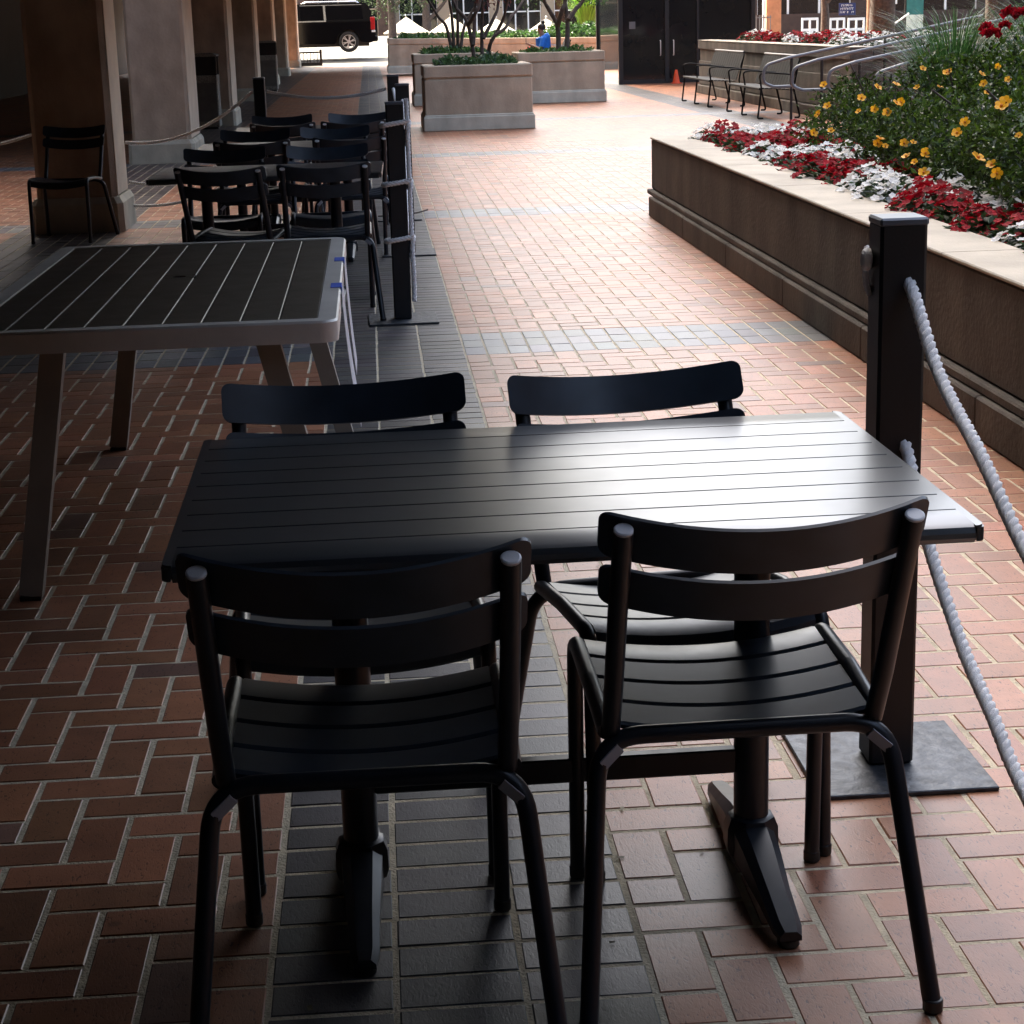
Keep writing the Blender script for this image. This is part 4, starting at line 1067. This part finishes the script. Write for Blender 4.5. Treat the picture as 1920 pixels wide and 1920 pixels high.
for z in (.12, .52): mb.box(-.9, .92, -.02, .02, z-.03, z+.03)
mb.box(.86, .95, -.04, .04, 0, .62); mb.box(-.95, -.86, -.04, .04, 0, .62)
mb.box(-.9, .9, -.05, .05, .0, .10)
mb.obj('rails', BLACKM, fe)
for k in range(13): MB().box(-.8+k*.13, -.775+k*.13, -.014, .014, .14, .5).obj('bar', BLACKM, fe)
tr_ = thing('utility_box', (-2.7, 73.9, 0), 'x', 'box') if False else None
# umbrellas over the sunken terrace
CANV = leaf_mat('cream canvas', (.66, .61, .50), .03, .85, .45)
def umbrella():
    t = thing('market_umbrella', (0, 0, 0), 'x', 'umbrella', 'cream market umbrellas on the terrace'); hw = 1.12; vs = []; fs = []
    ring = [(hw, -hw), (hw, hw), (-hw, hw), (-hw, -hw)]
    n = 8; mid = []
    for i in range(4):
        a = Vector(ring[i]); b = Vector(ring[(i+1) % 4]); mid += [a, (a+b)/2]
    vs.append((0, 0, .78))
    for p in mid: vs.append((p.x*.5, p.y*.5, .36+(0 if abs(p.x) == abs(p.y) else -.015)))
    for p in mid: vs.append((p.x, p.y, 0+(0 if abs(p.x) == abs(p.y) else .012)))
    for p in mid: vs.append((p.x, p.y, -.05))
    for k in range(8):
        q = (k+1) % 8; fs += [(0, 1+k, 1+q), (1+k, 9+k, 9+q, 1+q), (9+k, 17+k, 17+q, 9+q)]
    MB().add(vs, fs).obj('canopy', CANV, t, smooth=0)
    MB().tube([(0, 0, -2.2), (0, 0, .80)], .025, 8).obj('pole', BARK, t); MB().lathe([(.02, 0), (.05, .03), (.05, .07), (.01, .11)], (0, 0, .79), 10).obj('finial', WHITE, t)
    MB().lathe([(.28, -2.2), (.28, -2.13), (.04, -2.1)], n=14).obj('base', BLACKM, t)
    return t
UM0 = umbrella()
for k, (px, py, Y, lb) in enumerate([(761, 28, 98, 'cream market umbrella nearest the black car'), (845, 27, 98, 'cream market umbrella behind the slender tree stems'), (930, 31, 98, 'cream market umbrella behind the nearest planter tree'), (1024, 31, 98, 'cream market umbrella above the seated person'), (1126, 32, 98, 'cream market umbrella beside the glass entrance')]):
    p = aty(px, py, Y); o = place(UM0, k > 0, (p.x, p.y, p.z-.86), R(-3+2*k), lb, 'cream market umbrellas on the terrace')
# far facades
TAN = mat('tan facade', (.36, .28, .2), .85, var=.1, scale=.5); BRN = mat('brown brick facade', (.085, .05, .038), .85, var=.25, scale=3, bump=.3, bscale=12); ORBR = mat('orange brick pier', (.42, .17, .08), .8, var=.2, scale=5)
def facade(name, x0, x1, y, h, wallm, label, bays, zs, winm=GLASSD, trim=WHITE, depth=12, sill=True, z0=-1.18, rz=0):
    t = thing(name, ((x0+x1)/2, y, z0), label, 'building', None, rz); a = (x1-x0)/2
    MB().box(-a, a, .25, depth, 0, h).obj('wall', wallm, t, smooth=0)
    bw = 2*a/bays; mb = MB()
    for i in range(bays+1): x = -a+i*bw; mb.box(max(-a, x-bw*.13), min(a, x+bw*.13), 0, .25, 0, h)
    for j, (za, zb) in enumerate(zs):
        pz = zs[j-1][1] if j else 0
        for i in range(bays): mb.box(-a+i*bw+bw*.13, -a+(i+1)*bw-bw*.13, .02, .25, pz, za)
    for i in range(bays): mb.box(-a+i*bw+bw*.13, -a+(i+1)*bw-bw*.13, .02, .25, zs[-1][1], h)
    mb.obj('pier', wallm, t, smooth=0)
    for i in range(bays):
        for za, zb in zs:
            xa, xb = -a+i*bw+bw*.13, -a+(i+1)*bw-bw*.13
            w = MB().box(xa, xb, .2, .245, za, zb).obj('window', winm, t, smooth=0)
            m = MB(); 
            for q in range(4): x = xa+(xb-xa)*q/3; m.box(max(xa, x-.04), min(xb, x+.04), .12, .199, za, zb)
            m.box(xa, xb, .121, .198, za+(zb-za)*.66, za+(zb-za)*.66+.07); m.obj('frame', trim, w, smooth=0)
    mb = MB().box(-a-.2, a+.2, -.3, depth, h, h+.5); mb.obj('roof', wallm, t, smooth=0)
    return t
facade('shop_building', 1.5, 13.5, 112, 11, TAN, 'tan shop building with dark windows behind the umbrellas', 4, [(1.0, 4.2), (5.4, 7.4), (8.4, 10.2)])
facade('brick_building', -34, 1.2, 108, 12, BRN, 'dark brown brick building behind the black car', 8, [(1.6, 4.4), (5.6, 7.6), (8.6, 10.8)], trim=TAN)
facade('brick_building', 15.2, 52, 78, 8, mat('shaded brown brick', (.06, .036, .028), .85, var=.25, scale=3, bump=.3, bscale=12), 'brown brick building with white lattice at right background', 7, [(2.6, 4.6), (5.4, 7.2)])  # darker copy of the brown brick, shade put into its colour
pr = tag(MB().box(-.28, .28, -.28, .28, 0, 6, .02).obj('brick_pier', ORBR), 'sunlit orange brick pier right of the glass entrance', 'pier'); pr.location = (aty(1448, 60, 72).x, 72, -.02)  # orange sunlight on the brick column is put into this pier's colour
# iron fence beside the entrance
fe = thing('iron_fence', (aty(1428, 40, 62).x, 62, 0), 'short grey iron railing between entrance and brick pier', 'fence'); mb = MB()
for z in (.5, 1.35): mb.box(-.32, .32, -.015, .015, z-.02, z+.02)
mb.obj('rails', RAILM, fe)
for k in range(6): MB().box(-.3+k*.115, -.275+k*.115, -.012, .012, 0, 1.42).obj('bar', RAILM, fe)
pl = tag(MB().lathe([(.05, 0), (.05, 5), (.02, 5.05)], n=10).obj('white_pole', WHITE), 'thin white pole above the iron railing', 'pole'); pl.location = (aty(1432, 40, 64).x, 64, 0)
# lattices
for k, (xa, xb, lb) in enumerate(((1503, 1534, 'white lattice panel left of the tree trunk'), (1556, 1584, 'white lattice panel between tree trunk and blue sign'), (1590, 1621, 'white lattice panel beside the orange trunk'))):
    p0 = aty(xa, 37, 70); p1 = aty(xb, 64, 70); t = thing('lattice_panel', (p0.x, 70, 0), lb, 'lattice', 'white lattice panels'); w = p1.x-p0.x; mb = MB()
    z0, z1 = .45, p0.z+.02
    for z in (z0, (z0+z1)/2, z1): mb.box(0, w, -.02, .02, z-.045, z+.045)
    for x in (.03, w/2, w-.03): mb.box(x-.035, x+.035, -.019, .019, 0, z1)
    mb.obj('slats', WHITE, t, smooth=0)
def tree(name, px, Y, h, rad, crown, n, leafm, label, trm=BARK, L=.13, z0=0, lean=0):
    p = aty(px, 60, Y); t = thing(name, (p.x, Y, z0), label, 'tree')
    mb = MB(); pts = spline([(0, 0, -.05), (.03, 0, h*.25), (lean*.5, .1, h*.5), (lean, 0, h)], 5); nn = len(pts); mb.tube(pts, rad, 10, taper=[rad*(1.15-.6*i/nn) for i in range(nn)])
    for k in range(7):
        a = k*2.4; z = h*(.32+.09*k); e = Vector((math.cos(a)*crown[0]*.7, math.sin(a)*crown[0]*.7, z+h*.35)); mb.tube(spline([(lean*z/h*.8, 0, z), e*.5+Vector((0, 0, z*.42)), e], 4), .05, 7, taper=[rad*.5*(1-.08*i) for i in range(9)])
    mb.obj('trunk', trm, t, smooth=60); b = []
    for _ in range(26): d = rvec(); rr = random.uniform(.35, 1); b.append(((d.x*crown[0]*rr+lean, d.y*crown[0]*rr, crown[2]+d.z*crown[1]*rr), (crown[0]*.3, crown[0]*.3, crown[1]*.22), 1))
    v, f = foliage(b, n, L, L*.5); rawobj('crown', v, f, leafm, t); return t
random.seed(12)
YG = leaf_mat('yellow green leaf', (.16, .20, .03), .5, .45, .4); DG = leaf_mat('dark tree leaf', (.03, .055, .015), .6, .45, .3)
tree('street_tree', 1545, 58, 4.2, .13, (1.5, 1.3, 3.1), 2600, YG, 'sunlit yellow green tree behind the back planter', z0=.3)
tree('street_tree', 1632, 60, 6, .17, (2.2, 1.6, 5.0), 2500, DG, 'forked tree beside the lattice, trunk coloured as lit orange', mat('orange lit bark', (.22, .11, .06), .85, var=.3, scale=8, bump=.5, bscale=25))  # warm sunlight on the trunk is put into the bark colour
tree('street_tree', 735, 93, 7, .2, (2.6, 2.2, 4.3), 3200, DG, 'dark leafy street tree behind the car tail', z0=-.2)
tree('street_tree', 800, 104, 8, .25, (3.2, 2.4, 5.2), 3200, DG, 'tall dark tree behind the umbrellas', z0=-1.1)
grass((aty(1100, 40, 62).x, 62, .9), 2.3, 700, .9, 'bright green tall grass behind the long planter', leaf_mat('lime grass', (.12, .28, .03), .4, .5, .4), .02)
bo = thing('info_kiosk', (aty(1130, 30, 66).x+.1, 66, 0), 'dark kiosk with posts left of the glass entrance', 'kiosk')
mb = MB()
for x in (-.62, -.2, .25, .7): mb.box(x-.04, x+.04, -.04, .04, 0, 3.0)
mb.obj('post', BLACKM, bo); MB().box(-.7, .75, -.06, .9, 1.68, 3.1).obj('board', BLACKM, bo)
# blue sign
p0, p1 = aty(1573, 6, 56), aty(1604, 28, 56); t = thing('blue_sign', ((p0.x+p1.x)/2, 56, 0), 'small dark blue sign with white lettering among tree leaves', 'sign'); w = (p1.x-p0.x)/2
MB().box(-w, w, -.01, .01, p1.z, p0.z, .004).obj('sign_board', mat('navy sign', (.01, .02, .10), .4), t); MB().tube([(0, .03, 0), (0, .03, p0.z)], .025, 8).obj('sign_post', BLACKM, t)
mb = MB(); hh = p0.z-p1.z
for (zz, n_, hgt, ww) in ((.80, 7, .030, .7), (.52, 8, .034, .8), (.24, 10, .026, .86)):
    x = -w*ww; st = 2*w*ww/n_
    for k in range(n_):
        if random.random() < .12: continue
        a = x+k*st; b = a+st*.66; z = p1.z+hh*zz
        mb.box(a, a+st*.18, -.013, -.0102, z-hgt, z+hgt); mb.box(a, b, -.0132, -.0104, z+hgt*random.choice((-.1, .55)), z+hgt*random.choice((.25, .95)))
mb.obj('lettering', WHITE, t, smooth=0)
# tied white cloth and hanging banner at the right background
p = aty(1662, 52, 52); t = thing('folded_umbrella', (p.x, 52, p.z), 'white tied bundle of cloth with slanting poles behind the handrails', 'umbrella')
MB().lathe([(.08, -.30), (.15, -.22), (.17, -.08), (.13, .06), (.05, .14)], n=14).obj('cloth', WHITE, t, smooth=60)
MB().tube([(.05, 0, -.02), (.62, 0, .36)], .022, 8).obj('pole', WHITE, t); MB().tube([(.08, 0, -.1), (.5, 0, -.24)], .022, 8).obj('pole', WHITE, t); MB().tube([(0, 0, -p.z), (0, 0, -.2)], .03, 8).obj('stand', BLACKM, t)
p0, p1 = aty(1700, 2, 54), aty(1730, 62, 54); t = thing('banner', ((p0.x+p1.x)/2, 54, 0), 'pale banner with teal top hanging behind the grasses', 'banner'); w = (p1.x-p0.x)/2
v = [];  n = 8
mbA = MB(); mbB = MB()
mbA.box(-w, w, -.012, .012, p1.z, p0.z-.38, .003); mbB.box(-w, w, -.012, .012, p0.z-.379, p0.z+.5, .003)
mbA.obj('cloth', mat('pale banner cloth', (.6, .68, .6), .8, var=.15, scale=6), t); mbB.obj('upper_cloth', mat('teal banner cloth', (.03, .16, .15), .8, var=.2, scale=6), t)
MB().tube([(-w-.03, .02, 0), (-w-.03, .02, p0.z+.6)], .025, 8).obj('pole', BLACKM, t)
p = aty(1672, 3, 56); t = tag(MB().box(-.12, .12, -.006, .006, 0, .45, .002).obj('red_flag', mat('red cloth', (.55, .02, .03), .8)), 'small red and white cloth hanging in the right background', 'flag'); t.location = (p.x, 56, p.z-.05)
MB().box(-.03, .16, -.012, -.0065, -.02, .10, .002).obj('white_patch', WHITE, t)
b_ = facade('added_light_blocker', -22, 22, 0, 16, BRN, 'tall unseen brown block added along the right side to cut sky light', 9, [(2.0, 4.4), (5.8, 8), (9.4, 11.6), (13, 15.2)], trim=TAN, rz=R(-90)); b_.location = (17, -9, -1.18)  # unseen block added to cut sky light reaching the left floor
b_ = facade('added_light_blocker', -15, 15, 0, 6, BRN, 'low unseen brown block added beyond the tall one, kept low for sky light', 6, [(2.0, 4.4)], trim=TAN, rz=R(-90)); b_.location = (17, 28.5, -1.18)  # added lower block, so the far pillars still get sky light
facade('added_light_blocker', -9, 60, -30, 9, BRN, 'low unseen brown block added behind the viewer to limit light from there', 14, [(2.0, 4.4), (6.2, 8.4)], trim=TAN)  # unseen block added behind the camera, height set by the light it lets past
tree('shade_tree', 1652, 46, 11, .30, (3.6, 3.6, 7.5), 9000, DG, 'large dark shade tree right of the entrance', L=.2)
# dark shrub mass behind bench area and right background
random.seed(15)
tree('street_tree', 1860, 40, 6, .2, (2.6, 2.0, 4.6), 3000, DG, 'dark tree crown high at the right edge behind the grasses')
tw_ = tag(MB().tube(spline([(.02, 15.0, .012), (.2, 15.02, .014), (.33, 15.1, .02), (.42, 15.22, .03)], 5), .006, 6).obj('twig', BARK), 'thin dark stick lying on pavement behind the rope posts', 'twig')

v = []; f = []; random.seed(44)
for _ in range(150):
    x = random.uniform(-1.5, 2.0); y = 2.0+random.random()**1.5*10; a = random.random()*6.3; L_ = random.uniform(.002, .009); W_ = L_*random.uniform(.3, .8); o = len(v)
    ca, sa = math.cos(a), math.sin(a)
    for (p, q) in ((-1, -1), (1, -.7), (.8, 1), (-.9, .7)): v.append((x+ca*p*L_-sa*q*W_, y+sa*p*L_+ca*q*W_, .0022+random.uniform(0, .0015)))
    f.append((o, o+1, o+2, o+3))
tag(rawobj('litter', v, f, leaf_mat('dry scraps', (.22, .18, .12), .8, .8, 0)), 'tiny dry leaf scraps and grit scattered over the brick paving', 'litter', None, 'stuff')
# ------------------------------------------------------------------ light
SUN_EL = R(50); SUN_AZ = R(-37); to_sun = Vector((math.sin(SUN_AZ)*math.cos(SUN_EL), math.cos(SUN_AZ)*math.cos(SUN_EL), math.sin(SUN_EL)))
sl = bpy.data.lights.new('sun', 'SUN'); sl.energy = 3.5; sl.angle = R(.53); sl.color = (1, .93, .82)
s = bpy.data.objects.new('sun', sl); COL.objects.link(s); s.rotation_euler = to_sun.to_track_quat('Z', 'Y').to_euler()
w = bpy.data.worlds.new('World'); scene.world = w; w.use_nodes = True; nt = w.node_tree; nt.nodes.clear()
out = nt.nodes.new('ShaderNodeOutputWorld'); bg = nt.nodes.new('ShaderNodeBackground'); sk = nt.nodes.new('ShaderNodeTexSky')
sk.sky_type = 'NISHITA'; sk.sun_disc = False; sk.sun_elevation = SUN_EL; sk.sun_rotation = SUN_AZ
sk.air_density = 1.0; sk.dust_density = 8.0; sk.ozone_density = 1.0
bg.inputs[1].default_value = .13
nt.links.new(sk.outputs[0], bg.inputs[0]); nt.links.new(bg.outputs[0], out.inputs[0])
vs_ = scene.view_settings; vs_.view_transform = 'Standard'; vs_.look = 'None'; vs_.exposure = 2.95
vs_.use_white_balance = True; vs_.white_balance_temperature = 6850; vs_.white_balance_tint = 8; vs_.gamma = 1
scene.cycles.max_bounces = 8
